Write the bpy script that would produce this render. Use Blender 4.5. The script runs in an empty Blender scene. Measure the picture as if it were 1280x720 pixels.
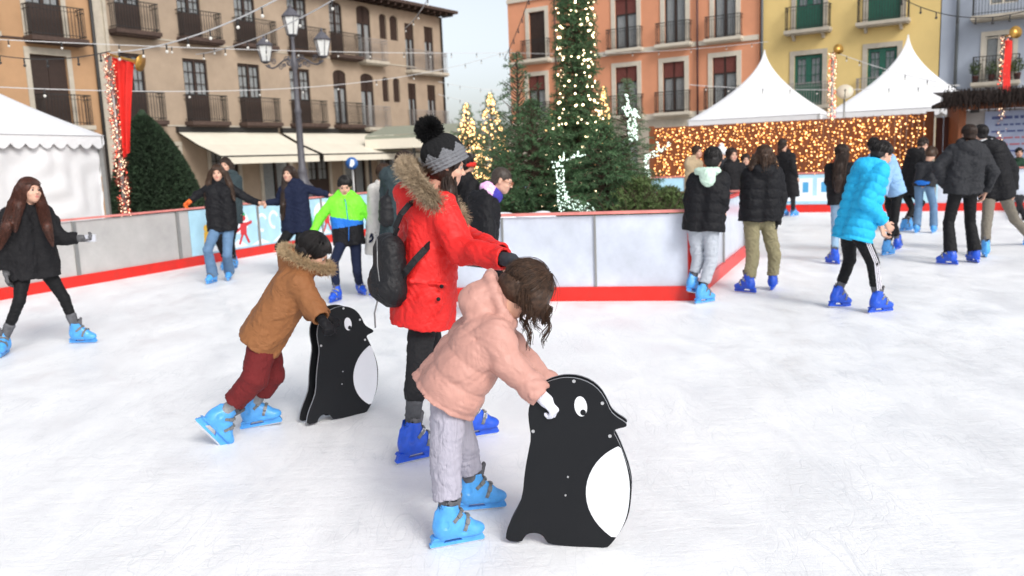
import bpy, math, random
import numpy as np
from mathutils import Vector, Matrix
random.seed(7); RNG = np.random.default_rng(7)
D2R = math.pi / 180
sc = bpy.context.scene
COL = sc.collection

# ------------------------------------------------------------------ camera
FPX = 1050.0; CAMZ = 1.6; PITCH = math.atan(160 / 1050); ROLL = 2.2 * D2R
F_ = Vector((0, math.cos(PITCH), -math.sin(PITCH)))
R0 = Vector((1, 0, 0)); U0 = Vector((0, math.sin(PITCH), math.cos(PITCH)))
R_ = math.cos(ROLL) * R0 - math.sin(ROLL) * U0
U_ = math.cos(ROLL) * U0 + math.sin(ROLL) * R0
CAMP = Vector((0, 0, CAMZ))
cd = bpy.data.cameras.new('camera'); cam = bpy.data.objects.new('camera', cd); COL.objects.link(cam)
cam.matrix_world = Matrix(((R_.x, U_.x, -F_.x, 0), (R_.y, U_.y, -F_.y, 0), (R_.z, U_.z, -F_.z, CAMZ), (0, 0, 0, 1)))
cd.sensor_width = 36; cd.lens = 36 * FPX / 1280; cd.clip_start = .05; cd.clip_end = 2000
cd.dof.use_dof = True; cd.dof.focus_distance = 3.9; cd.dof.aperture_fstop = 2.8
sc.camera = cam

# ------------------------------------------------------------------ world: overcast winter daylight
w = bpy.data.worlds.new('World'); sc.world = w; w.use_nodes = True
nt = w.node_tree; bg = nt.nodes['Background']
sky = nt.nodes.new('ShaderNodeTexSky'); sky.sky_type = 'NISHITA'; sky.sun_disc = False
SUN_EL, SUN_AZ = 38 * D2R, 150 * D2R
sky.sun_elevation = SUN_EL; sky.sun_rotation = SUN_AZ; sky.air_density = 1.0; sky.dust_density = 2.5; sky.ozone_density = 2.0
hs = nt.nodes.new('ShaderNodeHueSaturation'); hs.inputs['Saturation'].default_value = .36
nt.links.new(sky.outputs[0], hs.inputs['Color']); nt.links.new(hs.outputs[0], bg.inputs['Color'])
bg.inputs['Strength'].default_value = .14
sd = bpy.data.lights.new('sun', 'SUN'); sd.energy = 1.5; sd.angle = 22 * D2R; sd.color = (1, .97, .92)
so = bpy.data.objects.new('sun', sd); COL.objects.link(so)
so.rotation_euler = Vector((math.sin(SUN_AZ) * math.cos(SUN_EL), math.cos(SUN_AZ) * math.cos(SUN_EL), math.sin(SUN_EL))).to_track_quat('Z', 'Y').to_euler()
sc.view_settings.view_transform = 'Standard'; sc.view_settings.look = 'None'
sc.view_settings.exposure = .5; sc.view_settings.gamma = 1
sc.render.engine = 'CYCLES'; sc.cycles.use_denoising = True; sc.cycles.max_bounces = 6

# ------------------------------------------------------------------ pixel helpers (photo pixels 1280x720 -> real points)
def ray(px, py): return F_ + R_ * ((px - 640) / FPX) + U_ * ((360 - py) / FPX)
def at(px, py, Y):
    d = ray(px, py); return CAMP + d * (Y / d.y)
def G(px, py, z=0.0):
    d = ray(px, py); return CAMP + d * ((z - CAMZ) / d.z)
def proj(P):
    v = Vector(P) - CAMP; k = v.dot(F_)
    return (640 + FPX * v.dot(R_) / k, 360 - FPX * v.dot(U_) / k)

# ------------------------------------------------------------------ materials
MATS = {}
def lin(c):
    if isinstance(c, str):
        c = [int(c[i:i + 2], 16) / 255 for i in (0, 2, 4)]
        return tuple(x / 12.92 if x <= .04045 else ((x + .055) / 1.055) ** 2.4 for x in c)
    return tuple(c)
def mat(name, col, rough=.6, metal=0, var=.12, vs=6, bump=0, bs=60, spec=.5, sheen=0, stretch=None, emit=0, alpha=1, trans=0, coat=0, dirt=None, fold=0):
    if name in MATS: return MATS[name]
    m = bpy.data.materials.new(name); m.use_nodes = True; N = m.node_tree; b = N.nodes['Principled BSDF']; L = N.links
    col = lin(col)
    b.inputs['Roughness'].default_value = rough; b.inputs['Metallic'].default_value = metal
    b.inputs['Specular IOR Level'].default_value = spec; b.inputs['Sheen Weight'].default_value = sheen
    b.inputs['Coat Weight'].default_value = coat; b.inputs['Alpha'].default_value = alpha
    b.inputs['Transmission Weight'].default_value = trans
    b.inputs['Base Color'].default_value = (*col, 1)
    if emit:
        b.inputs['Emission Color'].default_value = (*col, 1); b.inputs['Emission Strength'].default_value = emit
        MATS[name] = m; return m
    tc = N.nodes.new('ShaderNodeTexCoord'); vec = tc.outputs['Object']
    if stretch:
        mp = N.nodes.new('ShaderNodeMapping'); mp.inputs['Scale'].default_value = stretch; L.new(vec, mp.inputs[0]); vec = mp.outputs[0]
    if var:
        n = N.nodes.new('ShaderNodeTexNoise'); n.inputs['Scale'].default_value = vs; n.inputs['Detail'].default_value = 6; n.inputs['Roughness'].default_value = .65
        L.new(vec, n.inputs['Vector'])
        r = N.nodes.new('ShaderNodeValToRGB'); r.color_ramp.elements[0].position = .3; r.color_ramp.elements[1].position = .7
        lo = [max(0, c * (1 - var)) for c in col]; hi = [min(1, c * (1 + var)) for c in col]
        if dirt: lo = list(lin(dirt))
        r.color_ramp.elements[0].color = (*lo, 1); r.color_ramp.elements[1].color = (*hi, 1)
        L.new(n.outputs['Fac'], r.inputs[0]); L.new(r.outputs[0], b.inputs['Base Color'])
    if bump:
        n2 = N.nodes.new('ShaderNodeTexNoise'); n2.inputs['Scale'].default_value = bs; n2.inputs['Detail'].default_value = 3
        L.new(vec, n2.inputs['Vector'])
        bp = N.nodes.new('ShaderNodeBump'); bp.inputs['Strength'].default_value = bump; bp.inputs['Distance'].default_value = .01
        L.new(n2.outputs['Fac'], bp.inputs['Height']); L.new(bp.outputs[0], b.inputs['Normal'])
        if fold:
            n3 = N.nodes.new('ShaderNodeTexNoise'); n3.inputs['Scale'].default_value = 11; n3.inputs['Detail'].default_value = 2.5; n3.inputs['Distortion'].default_value = 1.6; L.new(vec, n3.inputs['Vector'])
            b3 = N.nodes.new('ShaderNodeBump'); b3.inputs['Strength'].default_value = fold; b3.inputs['Distance'].default_value = .03; L.new(n3.outputs['Fac'], b3.inputs['Height']); L.new(b3.outputs[0], bp.inputs['Normal'])
    MATS[name] = m; return m

# ------------------------------------------------------------------ object helpers
def tag(o, label=None, cat=None, group=None, kind=None):
    if label: o['label'] = label
    if cat: o['category'] = cat
    if group: o['group'] = group
    if kind: o['kind'] = kind
    return o
def empty(name, loc, label=None, cat=None, group=None, rz=0):
    o = bpy.data.objects.new(name, None); COL.objects.link(o); o.location = loc; o.rotation_euler = (0, 0, rz)
    o.empty_display_size = .2
    return tag(o, label, cat, group)
def mesh_obj(name, V, F, mats, parent=None, mi=None, smooth=True, origin=None):
    """V (n,3) world or local coordinates, F list/array of faces; origin is subtracted"""
    V = np.asarray(V, dtype=np.float64)
    if origin is not None: V = V - np.asarray(origin, dtype=np.float64)
    me = bpy.data.meshes.new(name)
    if isinstance(F, np.ndarray):
        k = F.shape[1]; lens = np.full(len(F), k, dtype=np.int32); flat = F.ravel().astype(np.int32)
    else:
        lens = np.array([len(f) for f in F], dtype=np.int32); flat = np.fromiter((i for f in F for i in f), dtype=np.int32)
    me.vertices.add(len(V)); me.vertices.foreach_set('co', V.astype(np.float32).ravel())
    me.loops.add(len(flat)); me.loops.foreach_set('vertex_index', flat)
    me.polygons.add(len(lens)); st = np.zeros(len(lens), dtype=np.int32); st[1:] = np.cumsum(lens)[:-1]
    me.polygons.foreach_set('loop_start', st)
    if mi is not None: me.polygons.foreach_set('material_index', np.asarray(mi, dtype=np.int32))
    me.polygons.foreach_set('use_smooth', np.full(len(lens), bool(smooth)))
    me.update(calc_edges=True); me.validate()
    for m in (mats if isinstance(mats, (list, tuple)) else [mats]): me.materials.append(m)
    o = bpy.data.objects.new(name, me); COL.objects.link(o)
    if parent is not None: o.parent = parent
    return o

class MB:
    def __init__(s): s.V = []; s.F = []; s.M = []; s.n = 0
    def add(s, V, F, m=0):
        V = [tuple(v) for v in V]; s.V += V; s.F += [tuple(i + s.n for i in f) for f in F]; s.M += [m] * len(F); s.n += len(V)
    def box(s, lo, hi, fr=None, m=0):
        P = [(x, y, z) for x in (lo[0], hi[0]) for y in (lo[1], hi[1]) for z in (lo[2], hi[2])]
        if fr: P = [fr(*p) for p in P]
        s.add(P, [(0, 1, 3, 2), (4, 6, 7, 5), (0, 4, 5, 1), (2, 3, 7, 6), (0, 2, 6, 4), (1, 5, 7, 3)], m)
    def bar(s, a, b, wx, wy=None, m=0):
        """rectangular bar from a to b"""
        wy = wy or wx; a = Vector(a); b = Vector(b); d = (b - a).normalized()
        u = d.cross(Vector((0, 0, 1)));  u = u.normalized() if u.length > 1e-3 else Vector((1, 0, 0)); v = u.cross(d)
        P = [p + u * i * wx / 2 + v * j * wy / 2 for p in (a, b) for i, j in ((-1, -1), (1, -1), (1, 1), (-1, 1))]
        s.add(P, [(3, 2, 1, 0), (4, 5, 6, 7), (0, 1, 5, 4), (1, 2, 6, 5), (2, 3, 7, 6), (3, 0, 4, 7)], m)
    def tube(s, pts, r, n=8, m=0, cap=True):
        pts = [Vector(p) for p in pts]; rs = r if isinstance(r, (list, tuple)) else [r] * len(pts)
        P = []; prev = None
        for i, p in enumerate(pts):
            d = (pts[min(i + 1, len(pts) - 1)] - pts[max(i - 1, 0)])
            d = d.normalized() if d.length > 1e-9 else Vector((0, 0, 1))
            if prev is None: u = d.orthogonal().normalized()
            else: u = (prev - d * prev.dot(d)); u = u.normalized() if u.length > 1e-6 else d.orthogonal().normalized()
            prev = u; v = d.cross(u)
            P += [p + (u * math.cos(2 * math.pi * k / n) + v * math.sin(2 * math.pi * k / n)) * rs[i] for k in range(n)]
        F = [(i * n + k, i * n + (k + 1) % n, (i + 1) * n + (k + 1) % n, (i + 1) * n + k) for i in range(len(pts) - 1) for k in range(n)]
        if cap: F += [tuple(range(n - 1, -1, -1)), tuple((len(pts) - 1) * n + k for k in range(n))]
        s.add(P, F, m)
    def lathe(s, prof, c=(0, 0, 0), n=24, m=0, fr=None):
        P = []
        for r, z in prof:
            for k in range(n):
                a = 2 * math.pi * k / n; p = (c[0] + r * math.cos(a), c[1] + r * math.sin(a), c[2] + z)
                P.append(fr(*p) if fr else p)
        F = [(i * n + k, i * n + (k + 1) % n, (i + 1) * n + (k + 1) % n, (i + 1) * n + k) for i in range(len(prof) - 1) for k in range(n)]
        F += [tuple(range(n - 1, -1, -1)), tuple((len(prof) - 1) * n + k for k in range(n))]
        s.add(P, F, m)
    def ball(s, c, r, n=8, k=5, m=0):
        rr = r if isinstance(r, (tuple, list)) else (r, r, r)
        P = [(c[0], c[1], c[2] - rr[2])]
        for i in range(1, k):
            f = math.pi * i / k
            P += [(c[0] + rr[0] * math.sin(f) * math.cos(2 * math.pi * j / n), c[1] + rr[1] * math.sin(f) * math.sin(2 * math.pi * j / n), c[2] - rr[2] * math.cos(f)) for j in range(n)]
        P.append((c[0], c[1], c[2] + rr[2]))
        F = [(0, 1 + (j + 1) % n, 1 + j) for j in range(n)]
        for i in range(k - 2): F += [(1 + i * n + j, 1 + i * n + (j + 1) % n, 1 + (i + 1) * n + (j + 1) % n, 1 + (i + 1) * n + j) for j in range(n)]
        t = 1 + (k - 1) * n; F += [(1 + (k - 2) * n + j, 1 + (k - 2) * n + (j + 1) % n, t) for j in range(n)]
        s.add(P, F, m)
    def poly_prism(s, pts2, fr, d0, d1, m=0):
        """pts2 outline CCW; fr(a, b, depth) -> world"""
        n = len(pts2); P = [fr(a, b, d0) for a, b in pts2] + [fr(a, b, d1) for a, b in pts2]
        s.add(P, [tuple(range(n - 1, -1, -1)), tuple(range(n, 2 * n))] + [(i, (i + 1) % n, n + (i + 1) % n, n + i) for i in range(n)], m)
    def build(s, name, mats, parent=None, smooth=False, origin=None):
        if not s.n: s.add([(0, 0, 0), (0, 0, .001), (0, .001, 0)], [(0, 1, 2)])
        if origin is None and parent is not None and parent.get('_o') is not None: origin = parent['_o']
        o = mesh_obj(name, s.V, s.F, mats, parent, s.M, smooth, origin)
        return o
def thing(name, loc, label, cat, group=None):
    """Empty at the thing's base; children meshes are written in world coordinates and shifted by loc"""
    o = empty(name, loc, label, cat, group); TH[o.name] = Vector(loc); return o
TH = {}
def part(mb, name, mats, root, smooth=False, parent=None):
    """mesh in world coordinates as a child of root (or of root's part `parent`)"""
    return mb.build(name, mats, parent or root, smooth, origin=TH[root.name])
def solo(mb, name, mats, loc, label, cat, group=None, smooth=False, kind=None):
    o = mb.build(name, mats, None, smooth, origin=loc); o.location = loc
    return tag(o, label, cat, group, kind)
def copy_tree(o, parent=None):
    c = o.copy(); COL.objects.link(c); c.parent = parent
    for ch in list(o.children): copy_tree(ch, c)
    return c
def axes(yaw, pitch=0, roll=0):
    """3x3: columns right, forward, up. yaw 0 = away from camera, 90 = to the right; pitch>0 looks up"""
    y, p, r = yaw * D2R, pitch * D2R, roll * D2R
    f = np.array([math.sin(y) * math.cos(p), math.cos(y) * math.cos(p), math.sin(p)])
    rt = np.array([math.cos(y), -math.sin(y), 0.0]); up = np.cross(rt, f)
    rt2 = rt * math.cos(r) - up * math.sin(r); up2 = up * math.cos(r) + rt * math.sin(r)
    return np.stack([rt2, f, up2], axis=1)

# ------------------------------------------------------------------ signed distance fields -> smooth meshes
class SDF:
    def __init__(s, lo, hi, h):
        s.lo = np.array(lo, float); s.h = h; s.n = np.ceil((np.array(hi) - s.lo) / h).astype(int) + 1
        s.D = np.full(s.n, .5, dtype=np.float32)
        s.ax = [s.lo[i] + h * np.arange(s.n[i]) for i in range(3)]
    def sub(s, lo, hi):
        i0 = np.clip(np.floor((np.array(lo) - s.lo) / s.h).astype(int), 0, s.n); i1 = np.clip(np.ceil((np.array(hi) - s.lo) / s.h).astype(int) + 1, 0, s.n)
        if (i1 <= i0).any(): return None
        sl = tuple(slice(a, b) for a, b in zip(i0, i1))
        X = s.ax[0][sl[0]][:, None, None]; Y = s.ax[1][sl[1]][None, :, None]; Z = s.ax[2][sl[2]][None, None, :]
        return sl, X, Y, Z
    def comb(s, sl, d, k, op):
        A = s.D[sl]
        if op == 'u':
            if k > 0:
                hh = np.clip(.5 + .5 * (A - d) / k, 0, 1); s.D[sl] = A + (d - A) * hh - k * hh * (1 - hh)
            else: s.D[sl] = np.minimum(A, d)
        else:
            d = -d
            if k > 0:
                hh = np.clip(.5 - .5 * (A - d) / k, 0, 1); s.D[sl] = A + (d - A) * hh + k * hh * (1 - hh)
            else: s.D[sl] = np.maximum(A, d)
    def cap(s, a, b, ra, rb=None, k=.02, n=None, fl=1.0, q=None, op='u', ea=False, eb=False):
        rb = ra if rb is None else rb; a = np.array(a, float); b = np.array(b, float)
        if np.linalg.norm(b - a) < 1e-5: b = a + np.array([0, 0, 1e-4])
        m = max(ra, rb) * max(1, fl) + k + 2 * s.h + (q[0] if q else 0)
        r = s.sub(np.minimum(a, b) - m, np.maximum(a, b) + m)
        if r is None: return
        sl, X, Y, Z = r; ba = b - a; L2 = ba @ ba; L = math.sqrt(L2)
        px, py, pz = X - a[0], Y - a[1], Z - a[2]
        tr = (px * ba[0] + py * ba[1] + pz * ba[2]) / L2; t = np.clip(tr, 0, 1)
        dx, dy, dz = px - t * ba[0], py - t * ba[1], pz - t * ba[2]
        d2 = dx * dx + dy * dy + dz * dz
        if n is not None:
            dn = dx * n[0] + dy * n[1] + dz * n[2]; d2 = d2 + (1 / fl ** 2 - 1) * dn * dn
        rr = ra + (rb - ra) * t
        if q: rr = rr + q[0] * (np.abs(np.sin(math.pi * (t * L / q[1] + (q[2] if len(q) > 2 else 0)))) ** .6 - .6)
        d = np.sqrt(d2) - rr
        if eb: d = np.maximum(d, (tr - 1) * L)
        if ea: d = np.maximum(d, -tr * L)
        s.comb(sl, d, k, op)
    def ell(s, c, rad, R=None, k=.02, op='u'):
        c = np.array(c, float); m = max(rad) + k + 2 * s.h
        r = s.sub(c - m, c + m)
        if r is None: return
        sl, X, Y, Z = r; R = np.eye(3) if R is None else R
        x, y, z = X - c[0], Y - c[1], Z - c[2]
        u = [(x * R[0, i] + y * R[1, i] + z * R[2, i]) for i in range(3)]
        k0 = np.sqrt(sum((u[i] / rad[i]) ** 2 for i in range(3))); k1 = np.sqrt(sum((u[i] / rad[i] ** 2) ** 2 for i in range(3)))
        s.comb(sl, k0 * (k0 - 1) / np.maximum(k1, 1e-6), k, op)
    def ring(s, c, ax1, ax2, tube, k=.02, n=14, a0=0, a1=360, flat=None, **kw):
        if flat: kw.update(n=flat[0], fl=flat[1])
        P = [np.array(c) + np.array(ax1) * math.cos(t * D2R) + np.array(ax2) * math.sin(t * D2R) for t in np.linspace(a0, a1, n)]
        tb = tube if callable(tube) else (lambda u: tube)
        for i in range(n - 1): s.cap(P[i], P[i + 1], tb(i / (n - 1)), tb((i + 1) / (n - 1)), k, **kw)
    def cut(s, p, nrm, lo=None, hi=None):
        r = s.sub(s.lo if lo is None else lo, s.lo + s.h * s.n if hi is None else hi)
        if r is None: return
        sl, X, Y, Z = r; nrm = np.array(nrm, float); nrm /= np.linalg.norm(nrm)
        s.D[sl] = np.maximum(s.D[sl], (X - p[0]) * nrm[0] + (Y - p[1]) * nrm[1] + (Z - p[2]) * nrm[2])
    def wrinkle(s, amp, wl, seed=0, R=None, aniso=(1, 1, 1), sharp=False):
        """domain-warped sine folds, only near the surface"""
        g = np.random.default_rng(seed); I = np.argwhere(np.abs(s.D) < .05)
        if not len(I): return
        P = s.lo + I * s.h
        if R is not None: P = P @ R
        P = P * np.array(aniso)
        f = 2 * math.pi / wl; o = g.uniform(0, 6.28, (8,)); W = np.zeros_like(P)
        for i in range(3):
            v = g.normal(size=3); v /= np.linalg.norm(v); W[:, i] = np.sin(P @ v * f * .55 + o[i]) * wl * .35
        Q = P + W; out = np.zeros(len(P)); tot = 0
        for j, (fm, am) in enumerate(((1, 1), (1.9, .55), (3.3, .3))):
            v = g.normal(size=3); v /= np.linalg.norm(v); u = g.normal(size=3); u /= np.linalg.norm(u)
            w_ = np.sin(Q @ v * f * fm + o[3 + j]) * (.6 + .4 * np.sin(Q @ u * f * fm * .6 + o[j]))
            if sharp: w_ = 1 - 2 * np.abs(w_) ** .7
            out += am * w_; tot += am
        s.D[tuple(I.T)] += (out / tot * amp).astype(np.float32)
    def mesh(s):
        D = s.D; D[0] = D[-1] = .5; D[:, 0] = D[:, -1] = .5; D[:, :, 0] = D[:, :, -1] = .5
        S = D < 0; c = np.zeros(np.array(D.shape) - 1, np.int8)
        for a in (0, 1):
            for b in (0, 1):
                for e in (0, 1): c += S[a:S.shape[0] - 1 + a, b:S.shape[1] - 1 + b, e:S.shape[2] - 1 + e]
        act = (c > 0) & (c < 8); I = np.argwhere(act); vid = np.full(act.shape, -1, np.int32); vid[act] = np.arange(len(I))
        acc = np.zeros((len(I), 3)); cnt = np.zeros(len(I))
        cs = [(a, b, e) for a in (0, 1) for b in (0, 1) for e in (0, 1)]
        val = {q: D[I[:, 0] + q[0], I[:, 1] + q[1], I[:, 2] + q[2]] for q in cs}
        for q in cs:
            for ax in range(3):
                if q[ax] == 0:
                    r = list(q); r[ax] = 1; r = tuple(r); da, db = val[q], val[r]; m = (da < 0) != (db < 0)
                    t = da[m] / (da[m] - db[m]); p = np.tile(np.array(q, float), (m.sum(), 1)); p[:, ax] = t; acc[m] += p; cnt[m] += 1
        V = s.lo + s.h * (I + acc / cnt[:, None]); Q = []
        for ax in range(3):
            b, e = (ax + 1) % 3, (ax + 2) % 3
            s0 = [slice(1, -1)] * 3; s0[ax] = slice(0, -1); s1 = [slice(1, -1)] * 3; s1[ax] = slice(1, None)
            A, B = S[tuple(s0)], S[tuple(s1)]; E = np.argwhere(A != B)
            if not len(E): continue
            ins = A[tuple(E.T)]; off = np.ones(3, int); off[ax] = 0; E = E + off
            def vv(db, de):
                T = E.copy(); T[:, b] += db; T[:, e] += de; return vid[tuple(T.T)]
            q4 = np.stack([vv(-1, -1), vv(0, -1), vv(0, 0), vv(-1, 0)], 1); q4[~ins] = q4[~ins][:, ::-1]; Q.append(q4)
        F = np.concatenate(Q); return V, F[(F >= 0).all(1)]

def tubes(polys, radii, n=3, jitter=0):
    """many thin strands as one vertex/face set. polys (N,K,3), radii (N,K)"""
    P = np.asarray(polys, float); N, K, _ = P.shape; R = np.broadcast_to(radii, (N, K))
    T = np.gradient(P, axis=1); T /= np.linalg.norm(T, axis=2, keepdims=True) + 1e-9
    ref = np.array([.31, .52, .79]); U = np.cross(T, ref); U /= np.linalg.norm(U, axis=2, keepdims=True) + 1e-9; W = np.cross(T, U)
    V = np.stack([P + (U * math.cos(2 * math.pi * k / n) + W * math.sin(2 * math.pi * k / n)) * R[..., None] for k in range(n)], axis=2)
    idx = np.arange(N * K * n).reshape(N, K, n); a = idx[:, :-1]; b = idx[:, 1:]
    F = np.stack([a, np.roll(a, -1, 2), np.roll(b, -1, 2), b], -1).reshape(-1, 4)
    return V.reshape(-1, 3), F

def frame2(O, d):
    """(along, out, z) -> world for a vertical plane; out points to the camera side"""
    d = Vector((d[0], d[1], 0)).normalized(); n = Vector((d.y, -d.x, 0)); O = Vector(O)
    if n.dot(-O) < 0: n = -n
    f = lambda s, o, z: tuple(O + d * s + n * o + Vector((0, 0, z)))
    f.O, f.d, f.n = O, d, n; return f
def onpl(f, px, py, out=0):
    r = ray(px, py); t = (f.O + f.n * out - CAMP).dot(f.n) / r.dot(f.n); P = CAMP + r * t
    return ((P - f.O).dot(f.d), P.z)
def sx(f, px, py, out=0): return onpl(f, px, py, out)[0]

# ================================================================== MATERIALS OF THE PLACE
M_wallL = mat('stucco ochre', 'A08E7B', .9, var=.13, vs=1.2, bump=.25, bs=40)
M_wallLL = mat('stucco orange ochre', 'B08B68', .9, var=.10, vs=1.0, bump=.25, bs=40)
M_wallO = mat('stucco orange', 'D99673', .9, var=.07, vs=.8, bump=.2, bs=40)
M_wallY = mat('stucco yellow', 'DFC381', .9, var=.06, vs=.8, bump=.2, bs=40)
M_wallB = mat('stucco pale blue', 'A9B1BE', .9, var=.06, vs=.8, bump=.2, bs=40)
M_stone = mat('pale stone', 'B5AC9D', .85, var=.14, vs=3, bump=.3, bs=20)
M_trim = mat('cream trim', 'CFC6B6', .8, var=.07, vs=3)
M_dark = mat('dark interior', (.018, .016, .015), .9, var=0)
M_brown = mat('brown painted wood', '35261F', .6, var=.2, vs=9)
M_green = mat('dark green wood', '1C5646', .6, var=.2, vs=9)
M_blind = mat('red brown blind', '6E3A33', .7, var=.15, vs=9)
M_iron = mat('dark wrought iron', '262524', .55, var=.2, vs=20)
M_ironw = mat('pale painted iron', '8E8884', .55, var=.15, vs=20)
M_glass = mat('window glass', '39424A', .08, var=0, alpha=.25, spec=.8)
M_curt = mat('net curtain', 'D6D9D8', .9, var=.15, vs=12)
M_roof = mat('roof tiles', '4A3A33', .85, var=.3, vs=6, bump=.5, bs=12)
M_awn = mat('cream canvas', 'DAD3C2', .85, var=.05, vs=2, bump=.1, bs=30)
M_white = mat('white canvas', (.80, .80, .81), .7, var=.035, vs=2, bump=.25, bs=5)
M_pipe = mat('dark red pipe', '4E2A26', .5, var=.1)
M_pipeg = mat('grey pipe', '555A5C', .5, var=.1)
M_alu = mat('aluminium', '9A9A98', .4, metal=.6, var=.1)
M_red = mat('red plastic', 'D81E12', .38, var=.07, vs=5, bump=.05, bs=15, dirt='C22A20')
M_redtop = mat('pinkish red rail', 'D8857E', .4, var=.2, vs=4)
M_poly = mat('frosty polycarbonate', 'D4DBE8', .16, var=.22, vs=1.1, alpha=.84, bump=.12, bs=3)
M_polyg = mat('grey frosty polycarbonate', 'B9B7B5', .15, var=.14, vs=1.5, alpha=.90)
M_plaza = mat('plaza granite', (.30, .28, .26), .85, var=.15, vs=1.5, bump=.3, bs=30)
M_wood = mat('brown hut planks', '80492A', .75, var=.25, vs=4, stretch=(6, 6, .6), bump=.4, bs=10)
M_warm = mat('warm bulb', (1, .56, .22), emit=3.4)
M_warmw = mat('warm white bulb', (1, .78, .48), emit=5)
M_coldw = mat('cold white bulb', (.80, .98, .88), emit=.8)
M_bulb = mat('unlit glass bulb', 'D8D6CF', .2, var=.1)
M_bulbd = mat('dark bulb holder', '2A2A2A', .5, var=.1)
M_wire = mat('pale wire', 'C9C9C9', .6, var=.1)
M_gold = mat('gold metal', 'C99A4E', .35, metal=.8, var=.2, vs=10)
M_banner = mat('red banner cloth', 'D4251C', .8, var=.12, vs=4)
M_lamp = mat('lamp post iron', '55545A', .5, var=.2, vs=12)
M_lglass = mat('opal lantern glass', 'DCDDDA', .35, var=.08)
M_fir = mat('fir needles', (.060, .125, .050), .75, var=.55, vs=3.5)
M_fir2 = mat('grey green needles', (.10, .165, .085), .75, var=.5, vs=4)
M_bark = mat('bark', (.09, .06, .04), .9, var=.3, vs=10, bump=.5)
M_top = mat('clipped yew', (.022, .045, .020), .9, var=.5, vs=7)
M_snow = mat('snow', (.82, .84, .87), .8, var=.04, vs=3, bump=.5, bs=12)

# ================================================================== GROUND
mb = MB(); mb.box((-400, -60, -.30), (400, 700, -.08)); tag(mb.build('plaza_ground', M_plaza), kind='structure')
# ice: procedural scraped surface
mi = bpy.data.materials.new('ice'); mi.use_nodes = True; N = mi.node_tree; L = N.links; b = N.nodes['Principled BSDF']
tc = N.nodes.new('ShaderNodeTexCoord')
def nz(scale, detail=5, rough=.6, sx=(1, 1, 1), rot=0, dist=0):
    mp = N.nodes.new('ShaderNodeMapping'); mp.inputs['Scale'].default_value = sx; mp.inputs['Rotation'].default_value = (0, 0, rot); L.new(tc.outputs['Object'], mp.inputs[0])
    n = N.nodes.new('ShaderNodeTexNoise'); n.inputs['Scale'].default_value = scale; n.inputs['Detail'].default_value = detail; n.inputs['Roughness'].default_value = rough; n.inputs['Distortion'].default_value = dist
    L.new(mp.outputs[0], n.inputs['Vector']); return n.outputs['Fac']
def ramp(src, a, b_, ca=0., cb=1.):
    r = N.nodes.new('ShaderNodeMapRange'); r.inputs['From Min'].default_value = a; r.inputs['From Max'].default_value = b_; r.inputs['To Min'].default_value = ca; r.inputs['To Max'].default_value = cb
    L.new(src, r.inputs['Value']); return r.outputs[0]
def mth(op, a, b_):
    m = N.nodes.new('ShaderNodeMath'); m.operation = op
    for i, v in enumerate((a, b_)):
        if isinstance(v, (int, float)): m.inputs[i].default_value = v
        else: L.new(v, m.inputs[i])
    return m.outputs[0]
def scratch(sc_, rot, w):
    """thin curved skate cuts: iso-lines of a stretched noise"""
    n = nz(sc_, 1.5, .4, (1, .22, 1), rot, .6); a = mth('ABSOLUTE', mth('SUBTRACT', n, .5), 0)
    return ramp(a, 0, w, 1, 0)
cuts = scratch(2.6, .3, .0022)
for sc_, rot, w_ in ((3.3, 1.5, .003), (2.9, 1.9, .0022), (4.6, 1.2, .004), (6.2, 1.7, .006), (8.3, 1.45, .008), (5.5, 2.4, .004)): cuts = mth('MAXIMUM', cuts, scratch(sc_, rot, w_))
brk = ramp(nz(1.1, 4), .42, .6); cuts = mth('MULTIPLY', cuts, brk)
powder = ramp(nz(2.2, 9, .72, (1, .55, 1), .6, .4), .38, .64)
big = ramp(nz(.45, 4, .55, (1, .5, 1), .4, .5), .3, .7)
mix = N.nodes.new('ShaderNodeMix'); mix.data_type = 'RGBA'; mix.inputs['A'].default_value = (.765, .775, .79, 1); mix.inputs['B'].default_value = (.90, .90, .90, 1)
L.new(ramp(mth('ADD', mth('MULTIPLY', powder, .6), mth('MULTIPLY', big, .5)), .0, 1.0), mix.inputs['Factor'])
mix2 = N.nodes.new('ShaderNodeMix'); mix2.data_type = 'RGBA'; mix2.inputs['B'].default_value = (.66, .68, .70, 1)
L.new(mix.outputs['Result'], mix2.inputs['A']); L.new(mth('MULTIPLY', cuts, .55), mix2.inputs['Factor']); L.new(mix2.outputs['Result'], b.inputs['Base Color'])
L.new(ramp(powder, 0, 1, .30, .72), b.inputs['Roughness']); b.inputs['Specular IOR Level'].default_value = .45
bp = N.nodes.new('ShaderNodeBump'); bp.inputs['Strength'].default_value = .42; bp.inputs['Distance'].default_value = .02
L.new(mth('SUBTRACT', mth('ADD', mth('ADD', mth('MULTIPLY', powder, .35), mth('MULTIPLY', nz(7, 7, .75, (.35, 1.6, 1), .12, .5), .8)), mth('MULTIPLY', nz(30, 5, .7), .25)), mth('MULTIPLY', cuts, .12)), bp.inputs['Height']); L.new(bp.outputs[0], b.inputs['Normal'])

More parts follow.
